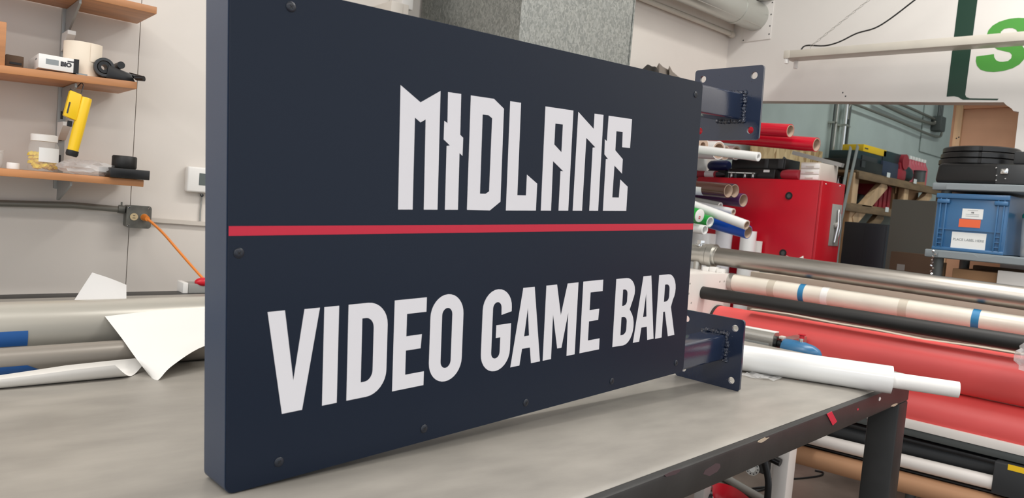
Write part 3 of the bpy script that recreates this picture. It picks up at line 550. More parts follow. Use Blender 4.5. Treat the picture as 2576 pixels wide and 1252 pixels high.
# ================================================================== right: partition wall, duct, lamp, lettering
xw = WB - .0008
pcen = atX(1903, 43, WB); pr = 35 / F_PX * depth(pcen)
rd = thing('round_duct', 'round galvanised duct entering the partition wall near the corner', 'duct', (WB, pcen.y, pcen.z - pr))
zin = mat('pale_zinc_sheet', (196, 198, 192), .3, .7, bump=.03, bscale=20); 
ax = atY(1850, 22, pcen.y).x
add('duct_section', G().cyl((WB - .004, pcen.y, pcen.z), (ax, pcen.y, pcen.z), pr, seg=40), zin, rd); add('duct_section', G().cyl((ax, pcen.y, pcen.z), (2.42, pcen.y, pcen.z), pr * 1.03, seg=40), zin, rd)
add('joint_collar', G().tube((ax - .012, pcen.y, pcen.z), (ax + .012, pcen.y, pcen.z), pr * 1.06, pr * .98, 40), zin, rd)
a_ = math.radians(235); add('duct_seam', G().bar((WB - .01, pcen.y + math.cos(a_) * pr, pcen.z + math.sin(a_) * pr), (2.42, pcen.y + math.cos(a_) * pr * 1.03, pcen.z + math.sin(a_) * pr * 1.03), .006, .004), 'steelc', rd)
y0, y1 = atX(1944, 50, xw).y, atX(1868, 90, xw).y; z0, z1 = atX(1900, 103, xw).z, atX(1920, 6, xw).z
add('flange_plate', G().box(WB - .006, WB - .0004, y0, y1, z0, z1, bev=.001), 'wallb', rd)
for yy, zz in ((y0 + .012, z0 + .03), (y0 + .012, z0 + .08), (y0 + .012, z0 + .15), (y1 - .012, z0 + .012), (y0 + .012, z1 - .012)): add('flange_screw', G().lathe([(.005, 0), (.003, .002)], (WB - .006, yy, zz), (-1, 0, 0), 10), 'inkb', rd)
vb = thing('wall_vent', 'small white slotted vent box above the duct plate', 'vent', (WB, (y0 + y1) / 2, z1 + .01))
add('vent_body', G().box(WB - .07, WB - .001, y0, y1 + .01, z1 + .006, z1 + .12, bev=.002), 'wallb', vb)
for k in range(3): add('vent_slot', G().box(WB - .05, WB - .03, y0 + .05 + k * .04, y0 + .07 + k * .04, z1 + .0052, z1 + .0062), 'inkb', vb)
# hanging strip light, without tubes
la, lb = atX(1972, 137, 3.9), atX(2576, 90, 3.9); ld = (lb - la).normalized(); lb2 = la + ld * 2.3
fx = thing('strip_light', 'ivory strip light fixture without tubes hanging in front of the partition wall', 'light fixture', (la + lb2) / 2)
g = G(); up = V((0, 0, 1)); tq = V((.105, 0, 0)); hh = .021
g.hexa([la - up * hh, la - up * hh + tq, lb2 - up * hh + tq, lb2 - up * hh, la + up * hh, la + up * hh + tq, lb2 + up * hh + tq, lb2 + up * hh], .002); add('housing', g, 'ivory', fx)
g = G(); e = la + ld * .035; g.hexa([la - up * (hh + .001) - V((.001, 0, 0)) - ld * .001, la - up * (hh + .001) + tq - ld * .001, e - up * (hh + .001) + tq, e - up * (hh + .001) - V((.001, 0, 0)), la + up * (hh + .001) - V((.001, 0, 0)) - ld * .001, la + up * (hh + .001) + tq - ld * .001, e + up * (hh + .001) + tq, e + up * (hh + .001) - V((.001, 0, 0))], .001); add('end_cap', g, 'ivory', fx)
for k, (dx, h) in enumerate(((.012, .030), (.085, .045))):
    c = la + ld * (.014 + .018 * k) + V((dx, 0, -hh)); add('lamp_holder', G().box(c.x - .009, c.x + .014, c.y - .008, c.y + .010, c.z - h, c.z, bev=.003), 'white', fx)
c0 = atX(2040, 116, 3.94); c1 = atX(2186, 0, 3.94); cd_ = (c1 - c0).normalized(); g = G(); n = int((3.69 - c0.z) / cd_.z / .022)
for i in range(n):
    c = c0 + cd_ * (.022 * i + .010); sx = V((1, 0, 0)) if i % 2 else cd_.cross(V((1, 0, 0))); g.sweep([c + cd_ * (math.sin(a) * .013) + sx * (math.cos(a) * .005) for a in [k * math.pi / 4 for k in range(9)]], .0013, 5, False)
add('hanging_chain', g, 'steelc', fx, label='thin steel hanging chain'); add('chain_hook', G().sweep([c0 - cd_ * .004, c0 - V((0, 0, .02)), c0 - V((0, -.008, .026)), c0 - V((0, -.014, .018))], .0022, 6), 'steelc', fx)
pts = [atX(a, b, 3.95) for a, b in ((2015, 126), (2022, 117), (2036, 114), (2075, 115), (2112, 105), (2155, 84), (2200, 71), (2240, 47), (2300, 1), (2340, -30), (2400, -75))]
add('power_cable', G().sweep(smooth_path(pts, 4), .0042, 8), 'black', label='black power cable looping up from the hanging strip light', cat='cable')
# green vinyl graphics
q = lambda a, b: (lambda p: (p.y, p.z))(atX(a, b, xw))
gs = [q(2416, -45), q(2411, 0), q(2381, 243), q(2400, 242), q(2410, 244), q(2422, 251), q(2440, 251), q(2509, 252), q(2512, 248), q(2440, 247), q(2431, 244), q(2428, 238), q(2459, 0), q(2465, -45)]
add('vinyl_graphic', G().prism(gs, (xw + .0006, 0, 0), (0, 1, 0), (0, 0, 1), (-.0008, 0, 0)), 'dgreen', label='dark green vinyl stripe with a torn foot on the partition wall', cat='graphic', smooth=False)
half = [(503, 567), (318, 592), (312, 640), (325, 690), (360, 730), (420, 750), (500, 755), (600, 745), (700, 715), (770, 675), (815, 625), (835, 570), (830, 520), (800, 480), (760, 450), (720, 422), (590, 392), (570, 367), (575, 332), (610, 302), (660, 294), (700, 295), (735, 310), (755, 342)]
sp_ = half + [(1260 - a, 942 - b) for a, b in half]
add('vinyl_letter', G().prism([q(2380 + a * .2396, b * .2396) for a, b in sp_], (xw + .0006, 0, 0), (0, 1, 0), (0, 0, 1), (-.0008, 0, 0)), 'green', label='big bright green vinyl letter S on the partition wall', cat='letter', smooth=False)
tp = [q(2400, 243), q(2412, 245), q(2424, 252), q(2400, 256), q(2381, 257), q(2381, 244)]
for a, b in ((2120, 233), (2127, 242), (1912, 228), (1796, 68)):
    c = atX(a, b, WB); add('wall_anchor', G().lathe([(.0045, 0), (.002, .002)], c, (-1, 0, 0), 10), 'ink', label={2120: 'tiny dark wall anchor above the opening, upper of a pair', 2127: 'tiny dark wall anchor above the opening, lower of a pair', 1912: 'tiny dark wall anchor beside the upper mounting plate', 1796: 'tiny dark wall anchor left of the round duct'}[a], cat='anchor')
# ================================================================== vinyl rolls on a rack in the corner
rk = thing('roll_rack', 'dark steel peg rack on the long wall behind the sign holding vinyl rolls', 'rack', (3.35, 2.7, 0))
add('peg_board', G().box(2.98, 3.98, 2.742, 2.768, .8, 1.98, bev=.002), 'white', rk)
for x in (3.10, 3.50): add('rack_post', G().box(x - .02, x + .02, 2.715, 2.741, 0, 1.95, bev=.002), 'darkgrey', rk)
CHK = []
def proj(p):
    d = V(p) - CAM; k = F_PX / d.dot(RZ); return CX + d.dot(RX) * k, CY + d.dot(RY) * k
def vroll(e, x, p2, rpx, m, lab, core=.8, inner='cardcore', name='vinyl_roll', y2=2.70, rim=None):
    a = atX(e[0], e[1], x); b0 = proj((x + .05, y2, a.z)); sl = (e[1] - p2[1]) / (e[0] - p2[0]); b = atY(b0[0], e[1] - sl * (e[0] - b0[0]), y2); r = rpx / F_PX * depth(a); d = (a - b).normalized()
    CHK.append((lab[:34], a.copy(), b.copy(), r))
    t = thing(name, lab, 'roll', b, 'vinyl rolls on the peg rack')
    add('vinyl', G().tube(b, a, r, r * .90, 32), m, t); c = add('core', G().tube(b, a + d * .001, r * .90, r * core, 32), inner, t)
    add('peg', G().cyl(b - d * .05 - V((0, 0, r * .3)), b + d * .12 - V((0, 0, r * .3)), r * .3, seg=10), 'darkgrey', t)
    return t, a, b, r, d
vroll((1988, 329), 3.70, (1715, 312), 17, 'rollred', 'upper glossy red vinyl roll with open end')
vroll((2054, 364), 3.80, (1712, 334), 18, 'rollred', 'longer red vinyl roll below the glossy red one')
vroll((1908, 394), 3.33, (1738, 374), 11.5, 'film', 'thin white tube sticking out beneath the red rolls', .55, 'film')
vroll((1768, 366), 3.50, (1715, 364), 20, 'film', 'thick white roll end nearest the sign below the upper plate', .42)
vroll((1808, 378), 3.62, (1732, 374), 23, 'film', 'widest white roll behind the thin white tube', .72)
vroll((1824, 384), 3.72, (1742, 380), 18, 'cream', 'cream roll end just right of the widest white roll', .72)
vroll((1852, 384), 3.84, (1752, 380), 18, 'film', 'white roll end farthest right behind the thin tube', .7)
t, a, b, r, d = vroll((1832, 480), 3.36, (1712, 469), 18, 'brown', 'glossy dark brown vinyl roll with a white label patch', .84)
P = [[b + d * ((a - b).length * k) + V((math.cos(an) * -.35, -math.sin(an) * 0 + math.cos(an) * -.6, 0)).normalized() * 0 + (lambda s_: s_ * (r + .0008))((d.cross(V((0, 0, 1))).normalized() * math.cos(an) + d.cross(V((0, 0, 1))).normalized().cross(d) * math.sin(an))) for k in (.35, .72)] for an in [math.radians(z) for z in range(120, 260, 12)]]
add('label_patch', G().patch(P, .0003), 'label', t)
P = [[b + d * ((a - b).length * k) + (lambda s_: s_ * (r + .0008))((d.cross(V((0, 0, 1))).normalized() * math.cos(an) + d.cross(V((0, 0, 1))).normalized().cross(d) * math.sin(an))) for k in (.35, .72)] for an in [math.radians(z) for z in range(-75, 15, 12)]]
add('label_patch', G().patch(P, .0003), 'label', t)
vroll((1848, 480), 3.48, (1722, 470), 18, 'navyv', 'dark navy vinyl roll tucked behind the brown one', .84)
vroll((1870, 504), 3.58, (1728, 489), 17.5, 'purple', 'deep purple vinyl roll below the brown one', .86)
vroll((1812, 518), 3.46, (1728, 502), 10, 'grey', 'short grey roll under the purple one', .6, 'core')
vroll((1845, 533), 3.40, (1722, 508), 9, 'film', 'slim white roll behind the slanting white roll', .6)
t, a, b, r, d = vroll((1878, 566), 3.25, (1705, 502), 12.5, 'film', 'slanting white vinyl roll with a loose flap at its end', .72)
P = [[a - d * (.005 + .03 * j) + V((.008 * i, -.004 * i, .017 + .003 * math.sin(i))) for j in range(3)] for i in range(5)]
add('loose_flap', G().patch(P, .0005, 2), 'film', t)
vroll((1882, 584), 3.32, (1700, 534), 17, 'blue', 'bright blue vinyl roll slanting down below the white one', .86)
vroll((1786, 558), 3.20, (1700, 532), 15, 'lime', 'green vinyl roll with a broad white rim beside the blue roll', .70, 'film')
t, a, b, r, d = vroll((1759, 542), 3.08, (1690, 524), 17, 'lime', 'green vinyl roll closed by a white end cap with a red mark', .8)
add('end_cap', G().lathe([(r * .98, 0), (r * .98, .004), (r * .8, .006)], a, d, 28), 'white', t); c = a + d * .0065; ux_ = d.cross(V((0, 0, 1))).normalized(); ux_ = ux_ if ux_.dot(RX) > 0 else -ux_; uy_ = ux_.cross(-d) if ux_.cross(-d).z > 0 else -ux_.cross(-d)
add('red_mark', G().prism([rrect(-.009, .003, -.016, -.002, .001, 1), rrect(-.006, 0, -.012, -.006, .001, 1)], c, ux_, uy_, d * .0004), 'logored', t)
vroll((1773, 578), 3.12, (1700, 566), 12, 'film', 'short white roll end under the green capped roll', .8, 'film')
# black bag on the rack top
bgp = [(1600, 198), (1618, 172), (1630, 163), (1645, 168), (1657, 158), (1668, 168), (1682, 176), (1686, 165), (1694, 182), (1710, 196), (1735, 215), (1735, 260), (1600, 260)]
bp = thing('black_bag', 'torn black plastic bag sticking up behind the top of the sign', 'bag', atY(1660, 250, 2.60))
P = [[atY(a, b, 2.58 + .02 * math.sin(i * 2.1)), atY(a - 4, (b + 262) / 2, 2.52 + .03 * math.sin(i * 1.3)), atY(a, 300, 2.56)] for i, (a, b) in enumerate([(1602, 197), (1612, 178), (1622, 168), (1630, 162), (1640, 167), (1650, 168), (1657, 180)])]
add('bag_front', G().patch(P, .002, 3), 'blackm', bp)
P = [[atY(a, b, 2.62 - .03 * math.sin(i * 1.7)), atY(a, (b + 262) / 2, 2.58), atY(a, 300, 2.60)] for i, (a, b) in enumerate([(1650, 172), (1658, 158), (1668, 168), (1681, 175), (1684, 165), (1692, 180), (1706, 192), (1722, 202), (1745, 214)])]
add('bag_side', G().patch(P, .002), 'cloth', bp); add('bag_hanger', G().cyl((3.15, 2.715, 1.85), (3.15, 2.56, 1.85), .008, seg=8), 'darkgrey', bp)
# ================================================================== standing rolls behind the machine
def stand(px, w, x, top, lab, m='film'):
    c = atX(px, 650, x); r = w / 2 / F_PX * depth(c); zt = atX(px, top, x).z
    t = thing('standing_roll', lab, 'roll', (c.x, c.y, 0), 'white rolls standing on the floor'); add('film', G().tube((c.x, c.y, 0), (c.x, c.y, zt), r, r * .6, 32), m, t); add('core', G().tube((c.x, c.y, .001), (c.x, c.y, zt - .002), r * .6, r * .5, 24), 'cardcore', t); return c
stand(1763, 64, 3.62, 585, 'white standing roll nearest the sign behind the steel shaft'); stand(1815, 42, 3.72, 572, 'white standing roll right of the one nearest the sign', 'vinyl'); stand(1877, 39, 3.75, 580, 'white standing roll in front of the red cabinet')
c = atX(1903, 640, 3.80); add('foam_board', G().box(c.x, c.x + .012, atX(1912, 640, 3.8).y, atX(1888, 640, 3.8).y, 0, atX(1905, 606, 3.8).z), 'white', label='narrow white foam board standing beside the standing rolls', cat='board')
c = atX(1935, 700, 3.55); tealb = thing('teal_box', 'teal box on the floor behind the white tube', 'box', (c.x, c.y, 0)); add('box_body', G().box(3.55, 3.70, atX(1962, 700, 3.55).y, atX(1908, 700, 3.55).y, 0, atX(1930, 683, 3.55).z, bev=.004), 'teal', tealb); add('lid', G().box(3.545, 3.705, atX(1975, 700, 3.55).y, atX(1958, 700, 3.55).y - .002, 0, atX(1950, 690, 3.55).z), 'charcoal', tealb)
# ================================================================== red steel cabinet in the opening
cy0, cy1, cz = 1.9004, 2.70, 1.572
cb = thing('steel_cabinet', 'tall red steel cabinet standing before the opening of the partition wall', 'cabinet', (3.97, 2.3, 0))
add('cabinet_body', G().box(3.835, 4.105, cy0, cy1, .02, cz, bev=.003), 'red', cb)
gy = atX(2051, 560, 3.83).y
add('front_panel', G().box(3.83, 3.835, gy, cy1, .03, cz - .012, bev=.0015), 'red', cb); add('corner_strip', G().box(3.83, 3.835, cy0 + .004, gy - .004, .03, cz - .004, bev=.0015), 'red', cb)
for a, b in ((1985, 492), (1970, 636)):
    c = atX(a, b, 3.83); k = add('knockout', G().tube((3.83, c.y, c.z), (3.826, c.y, c.z), .021, .013, 20), 'inkb', cb); add('lock_core', G().cyl((3.83, c.y, c.z), (3.8285, c.y, c.z), .013, seg=16), 'darkgrey', k)
x0, x1 = atY(2089, 560, cy0).x, atY(2113, 560, cy0).x; z0, z1 = atY(2095, 618, cy0).z, atY(2105, 514, cy0).z
hd = add('latch_plate', G().box(x0, x1, cy0 - .003, cy0, z0, z1, bev=.001), 'grey', cb, label='grey latch plate')
xm2 = (x0 + x1) / 2; add('latch_lever', G().sweep([(xm2 - .01, cy0 - .012, z0 + .02), (xm2 - .005, cy0 - .022, (z0 + z1) / 2), (xm2 + .004, cy0 - .012, z1 - .03)], .008, 10), 'chrome', hd); add('latch_lever', G().sweep([(xm2 + .03, cy0 - .010, z0 + .05), (xm2 + .03, cy0 - .018, (z0 + z1) / 2), (xm2 + .032, cy0 - .010, z1 - .05)], .006, 10), 'chrome', hd); add('latch_knob', G().lathe([(.018, 0), (.018, .008), (.01, .012)], (xm2 - .005, cy0 - .003, (z0 + z1) / 2), (0, -1, 0), 18), 'steelc', hd)
for xx, zz in ((atY(2078, 463, cy0).x, atY(2078, 463, cy0).z), (atY(2113, 468, cy0).x, atY(2113, 468, cy0).z)): add('rivet', G().lathe([(.005, 0), (.003, .003)], (xx, cy0, zz), (0, -1, 0), 10), 'chrome', cb)
P = [[atX(1976, 655, 3.76), atX(1978, 642, 3.765)], [atX(1990, 655, 3.75), atX(1992, 648, 3.755)], [atX(2005, 655, 3.755), atX(2006, 650, 3.76)], [atX(2022, 655, 3.76), atX(2021, 643, 3.765)]]
sp0 = thing('paper_stack', 'white paper sheets lying on a box before the red cabinet', 'paper', (3.7, atX(1998, 660, 3.7).y, 0)); add('sheet', G().patch(P, .001), 'paper', sp0); add('box_under', G().box(3.735, 3.82, atX(2024, 660, 3.74).y, atX(1984, 660, 3.74).y, 0, atX(1998, 657, 3.74).z, bev=.003), 'card', sp0)
# things on the cabinet (z = cz)
def yx(px, py, x=3.88): return atX(px, py, x)
c = yx(1770, 432); d = (yx(1806, 436) - yx(1748, 431)).normalized(); r = .021
ct = thing('sealant_tube', 'red tube with a pale label and black end lying on the red cabinet', 'tube', (c.x, c.y, cz)); a, b = V((3.88, yx(1748, 430).y, cz + r)), V((3.88, yx(1804, 433).y, cz + r))
add('tube_body', G().cyl(a, b, r), 'redd', ct); add('tube_label', G().cyl(a + (b - a) * .52, a + (b - a) * .92, r * 1.02), 'label', ct); add('black_end', G().cyl(a - (b - a) * .2, a + (b - a) * .12, r * 1.12), 'black', ct); add('nozzle', G().cyl(b, b + (b - a) * .35, r * .8, r * .2), 'charcoal', ct)
a, b = V((3.96, yx(1784, 417, 3.96).y, 0)), V((3.96, yx(1834, 417, 3.96).y, 0)); r = 14 / F_PX * depth(yx(1810, 417, 3.96)); a.z = b.z = yx(1808, 417, 3.96).z
nr = thing('navy_lantern', 'rounded navy blue lamp body resting on the cabinet behind the red tube', 'lamp', (a.x, (a.y + b.y) / 2, cz)); d = (b - a).normalized(); L_ = (b - a).length
add('lamp_body', G().lathe([(r * .6, 0), (r * .95, L_ * .12), (r, L_ * .3), (r, L_ * .9), (r * .8, L_)], a, d, 20), mat('navy_plastic', (30, 38, 84), .3), nr); add('lamp_base', G().box(a.x - .02, a.x + .02, b.y + .01, a.y - .01, cz, a.z - r * .8), 'black', nr)
c1, c2 = yx(1900, 440), yx(1948, 440); 
def case(lab, pa, pb, ptop, pbot, x, dx, m='black', nm='tool_case', zb=None):
    A, B = atX(pa, 430, x), atX(pb, 430, x); zt = atX((pa + pb) / 2, ptop, x).z; z0 = atX((pa + pb) / 2, pbot, x).z if zb is None else zb
    t = thing(nm, lab, 'case', (x + dx / 2, (A.y + B.y) / 2, z0)); add('case_body', G().box(x, x + dx, B.y, A.y, z0, zt, bev=.006), m, t); return t, A.y, B.y, z0, zt
t, ya, yb_, z0, zt1 = case('lower black tool case with a white tag on the red cabinet', 1833, 1950, 424, 447, 3.87, .2, zb=cz)
add('tag', G().box(3.8685, 3.87, atX(1936, 430, 3.87).y, atX(1921, 430, 3.87).y, atX(1928, 433, 3.87).z, atX(1928, 427, 3.87).z), 'label', t)
t, ya, yb_, z0, zt2 = case('upper black tool case with grey latches stacked on the lower case', 1838, 1974, 398, 424, 3.91, .17, zb=zt1 + .0005)
for a, b in ((1924, 1934), (1958, 1972)): add('latch', G().box(3.904, 3.91, atX(b, 410, 3.91).y, atX(a, 410, 3.91).y, z0 + .006, zt2 - .004, bev=.003), 'charcoal', t)
cl = thing('bar_clamps', 'chrome clamps lying on the cabinet edge before the black cases', 'clamp', (3.845, yx(1868, 438).y, cz))
add('clamp_bar', G().bar((3.845, yx(1832, 432, 3.84).y, cz + .032), (3.845, yx(1900, 432, 3.84).y, cz + .030), .014, .006), 'chrome', cl)
for px in (1838, 1848, 1872, 1892): add('clamp_jaw', G().box(3.838, 3.852, yx(px + 5, 434, 3.84).y, yx(px, 434, 3.84).y, cz, cz + .034, bev=.003), 'chrome' if px != 1848 else 'charcoal', cl)
c0, c1 = yx(1964, 438), yx(2012, 438); r = 13 / F_PX * depth(c0)
add('red_float', G().lathe([(r * .3, 0), (r * .8, .012), (r, .04), (r, (c0 - c1).length - .01), (r * .9, (c0 - c1).length)], (3.88, c0.y, cz + r), (0, -1, 0), 24), 'redd', label='rounded red plastic body lying beside the white drawer box on the cabinet', cat='float')
y0, y1 = yx(2063, 430).y, yx(2012, 430).y; zt_ = yx(2040, 408).z; x1 = atY(2116, 430, y0).x
db = thing('drawer_box', 'translucent white drawer box on the corner of the red cabinet', 'drawer box', (3.93, (y0 + y1) / 2, cz))
add('box_shell', G().box(3.883, min(x1, 4.09), y0, y1, cz, zt_, bev=.004), 'offwhite', db)
for k in range(3): dr = add('drawer', G().box(3.879, 3.883, y0 + .006, y1 - .006, cz + .006 + k * (zt_ - cz - .008) / 3, cz + (k + 1) * (zt_ - cz - .008) / 3, bev=.001), 'white', db); add('drawer_pull', G().box(3.875, 3.879, y0 + .035, y1 - .035, cz + .012 + k * (zt_ - cz - .008) / 3, cz + .018 + k * (zt_ - cz - .008) / 3), 'offwhite', dr)
pgl = [atX(*q, 4.03) for q in ((1964, 404), (1976, 394), (2012, 428), (1990, 428))]
add('sheet_offcut', G().prism([(p.y, p.z) for p in (atX(1950, 425, 4.07), atX(1972, 393, 4.07), atX(2014, 430, 4.07))] + [(atX(2014, 430, 4.07).y, cz), (atX(1950, 425, 4.07).y, cz)], (4.07, 0, 0), (0, 1, 0), (0, 0, 1), (.003, 0, 0)), 'darkgrey', label='grey triangular metal offcut leaning on the cabinet', cat='offcut')
add('angle_bar', G().bar(atX(1996, 384, 4.05), atX(2120, 416, 4.05), .03, .022), 'greym', label='grey steel angle bar resting above the white drawer box', cat='bar')
# ================================================================== the laminator
Lf = LAM
def lz(px, py, n): return Lf.inv(Lf.atx(px, py, n))           # (n, a, z) of a pixel on a plane n = const
lm = thing('roll_laminator', 'white wide format roll laminator with red rubber rollers behind the table', 'laminator', Lf(2.95, .6, 0))
AL, AR = 1.45, -.55
def rollerL(name, pl, pr_, n, rad, m, al, ar=AR + .05, lab=None, par=None, seg=40):
    a, b = lz(*pl, n), lz(*pr_, n); sl = (b.z - a.z) / (b.y - a.y); f = lambda y: Lf(n, y, a.z + sl * (y - a.y))
    return add(name, G().cyl(f(al), f(ar), rad, seg=seg), m, par or lm, label=lab), f
# side plates
pl = [lz(1735, 690, 0)] and None
def onA(px, py, a): return Lf.inv(Lf.aty(px, py, a))
ztop = onA(1790, 689, AL).z; zbot = .60
def plate(a0, a1, nm='side_plate'):
    hs = [disc2((n_, z_), .0055, 10) for n_, z_ in [(onA(x, y, AL).x, onA(x, y, AL).z) for x, y in ((1736, 714), (1733, 739), (1739, 762), (1811, 709), (1822, 708))]]
    return add(nm, G().prism([[(2.40, zbot), (3.045, zbot), (3.045, ztop), (2.40, ztop)]] + hs, Lf(0, a0, 0), Lf.x, Lf.z, Lf.y * (a1 - a0)), 'lamw', lm)
plate(AL, AL + .03); plate(AR - .03, AR)
for x, y in ((1736, 714), (1733, 739), (1739, 762), (1811, 709), (1822, 708)):
    p = onA(x, y, AL); add('plate_bolt', G().cyl(Lf(p.x, AL + .012, p.z), Lf(p.x, AL + .03, p.z), .0055, seg=10), 'inkb', lm)
add('drive_housing', G().box(2.42, 3.04, AL + .031, AL + .28, .60, ztop, Lf, .004), 'lamw', lm)
# unwind shaft with its clamp
sh, fs = rollerL('unwind_shaft', (1810, 645), (2500, 740), 3.05, .0405, 'steel', 1.56, lab='brushed steel unwind shaft')
a2 = lz(1800, 643, 3.05).y; c1 = lz(1776, 640, 3.05).y
add('shaft_collar', G().tube(fs(a2 - .012), fs(a2 + .002), .043, .036, 40), 'steelc', lm); add('shaft_collar', G().cyl(fs(a2 + .002), fs(a2 + .030), .053, seg=40), 'steelc', lm); add('shaft_collar', G().cyl(fs(a2 + .033), fs(a2 + .055), .050, seg=40), 'steelc', lm)
add('shaft_journal', G().cyl(fs(a2 + .055), fs(a2 + .20), .040, seg=36), 'steelc', lm)
bc = fs(a2 + .078); add('clamp_bolt', G().lathe([(.022, .034), (.027, .038), (.027, .044), (.019, .046)], bc, (0, 0, 1), 24), 'chrome', lm); add('bolt_head', G().lathe([(.019, .046), (.019, .062), (.017, .064)], bc, (0, 0, 1), 6), 'chrome', lm)
add('clamp_post', G().cyl(fs(a2 + .085) - V((0, 0, .03)), V((fs(a2 + .085).x, fs(a2 + .085).y, ztop)), .019, seg=24), 'steelc', lm)
tb_ = G()
for k in range(3): tb_.box(3.0 - .02, 3.03, AL + .02 + k * .034, AL + .05 + k * .034, ztop, ztop + .018 + .004 * (k == 1), Lf, .001)
add('terminal_blocks', tb_, 'white', lm)
# ivory core tube with tape bands
tu_, ft = rollerL('core_tube', (1900, 718), (2460, 804), 3.02, .0365, 'lamtube', AL - .02, lab='ivory plastic core tube with tape bands')
add('tube_collar', G().tube(ft(AL - .022), ft(AL), .039, .03, 36), 'steelc', lm)
for px, w_, m_ in ((2021, .022, 'bluetape2'), (2457, .024, 'bluetape2')):
    a = lz(px, 735 if px < 2100 else 804, 3.02).y; add('tape_band', G().tube(ft(a + w_ / 2), ft(a - w_ / 2), .0371, .036, 40), m_, tu_)
for px, w_ in ((1945, .03), (2275, .03)):
    a = lz(px, 725 if px < 2000 else 775, 3.02).y; add('tape_band', G().tube(ft(a + w_ / 2), ft(a - w_ / 2), .0369, .036, 40), 'beige', tu_)
a = lz(2078, 745, 3.02).y; add('tape_band', G().tube(ft(a + .012), ft(a - .014), .0376, .036, 40), 'white', tu_)
# black idler
bl, fb = rollerL('idler_roller', (1790, 739), (2560, 861), 2.78, .0262, 'blackm', AL, lab='matte black idler roller')
# red nip rollers
NR, RRAD = 2.93, .083
zt0 = lz(2300, 851, NR - .02).z
for k, zc in enumerate((zt0 - RRAD, zt0 - 3 * RRAD - .002)):
    r_ = add('nip_roller', G().cyl(Lf(NR, AL - .012, zc), Lf(NR, AR + .01, zc), RRAD, seg=56), 'silic', lm, label='red rubber nip roller'); add('roller_hub', G().cyl(Lf(NR, AL, zc), Lf(NR, AL - .012, zc), RRAD * 1.02, seg=40), 'black', r_)
# covers and rails
add('rear_cover', G().box(3.22, 3.27, AR, AL, lz(2576, 850, 3.22).z - .08, lz(2300, 735, 3.22).z, Lf, .003), 'beige', lm)
zlip = lz(2300, 845, NR - .05).z; 
P = [[Lf(NR - .062 + .03 * j, a, zlip + .006 * math.sin(i * 1.1) * (i % 3 == 1) + (.002 if j else 0)) for j in range(2)] for i, a in enumerate([1.28 - .16 * k for k in range(12)])]
add('feed_sheet', G().patch(P, .008, 2), 'beige', lm)
nb_ = 2.84; zA, zB = lz(2420, 1086, nb_).z, lz(2420, 1110, nb_).z
add('front_rail', G().box(nb_, nb_ + .04, AR, AL, zB, zA, Lf, .002), 'lamw', lm); add('lower_rail', G().box(nb_ + .01, nb_ + .05, AR, AL, zB - .028, zB - .002, Lf, .002), 'darkgrey', lm); add('lower_rail', G().box(nb_ + .005, nb_ + .03, AR, AL, zB - .050, zB - .036, Lf, .002), 'black', lm)
rollerL('dark_roller', (2263, 1114), (2500, 1170), nb_ + .07, .045, 'charcoal', AL)
rollerL('white_roller', (2263, 1156), (2480, 1209), nb_, .0235, 'lamw', AL, lab='slim white lower roller'); rollerL('lower_bar', (2261, 1177), (2480, 1233), nb_ + .02, .010, 'black', AL)
zk = lz(2254, 1207, nb_); krf, fk = rollerL('kraft_roll', (2050, 1153), (2254, 1207), nb_, .036, 'kraft', AL, lab='brown kraft paper roll')
ctrl = lz(2500, 1185, nb_ - .02); add('control_box', G().box(nb_ - .03, nb_ + .04, AR, ctrl.y, ctrl.z - .07, ctrl.z + .035, Lf, .004), 'charcoal', lm); yl_ = lz(2556, 1179, nb_ - .031); add('warning_label', G().box(nb_ - .0312, nb_ - .03, yl_.y - .022, yl_.y + .022, yl_.z - .009, yl_.z + .009, Lf), 'yellow', lm)
# legs of the machine
p = lz(1973, 1190, 2.55); add('machine_leg', G().box(2.55, 2.62, p.y - .012, p.y + .045, 0, .62, Lf, .008), 'lamw', lm); add('machine_leg', G().box(2.55, 2.62, AR, AR + .057, 0, .62, Lf, .008), 'lamw', lm); add('machine_leg', G().box(2.98, 3.05, AR, AR + .057, 0, .62, Lf, .008), 'lamw', lm); add('machine_leg', G().box(2.98, 3.05, AL, AL + .05, 0, .62, Lf, .008), 'lamw', lm)
add('leg_beam', G().box(2.55, 3.05, p.y - .012, p.y + .045, .56, .62, Lf, .006), 'lamw', lm); add('leg_beam', G().box(2.55, 3.05, p.y + .045, AL + .05, .595, .62, Lf, .004), 'lamw', lm)
kb = lz(1960, 1157, 2.54); add('leg_knob', G().cyl(Lf(2.535, kb.y + .03, kb.z), Lf(2.535, kb.y - .008, kb.z - .006), .014, seg=18), 'black', lm)
kb = lz(1944, 1175, 2.56); add('leg_bracket', G().box(2.56, 2.60, kb.y - .012, kb.y + .008, kb.z - .04, kb.z + .03, Lf, .002), 'lamw', lm)
# blue handled crank with spring and red plunger on the front of the machine
nn = 2.46; a0, a1 = lz(1840, 840, nn).y, lz(1952, 858, nn).y; zc = lz(1915, 848, nn).z
hc = thing('cutter_head', 'aluminium cutter head with a blue cap and red plunger at the table end', 'cutter', Lf(nn, a1, zc - .05))
add('body', G().prism(rrect(-.028, .028, -.050, .026, .02, 6), Lf(nn, a0, zc), Lf.x, Lf.z, -Lf.y * (a0 - a1)), 'steelc', hc); add('top_lip', G().box(nn - .012, nn + .02, a1, a0, zc + .024, zc + .028, Lf, .001), 'white', hc)
add('side_plate', G().box(nn - .0295, nn - .028, a1 + .012, a0, zc - .05, zc - .012, Lf), 'greym', hc); add('end_ring', G().cyl(Lf(nn, a1 + .001, zc - .012), Lf(nn, a1 - .010, zc - .012), .026, seg=28), 'black', hc)
b0 = lz(1972, 860, nn).y; b1 = lz(2068, 885, nn).y; zb_ = lz(2000, 872, nn).z - .012
g = G()
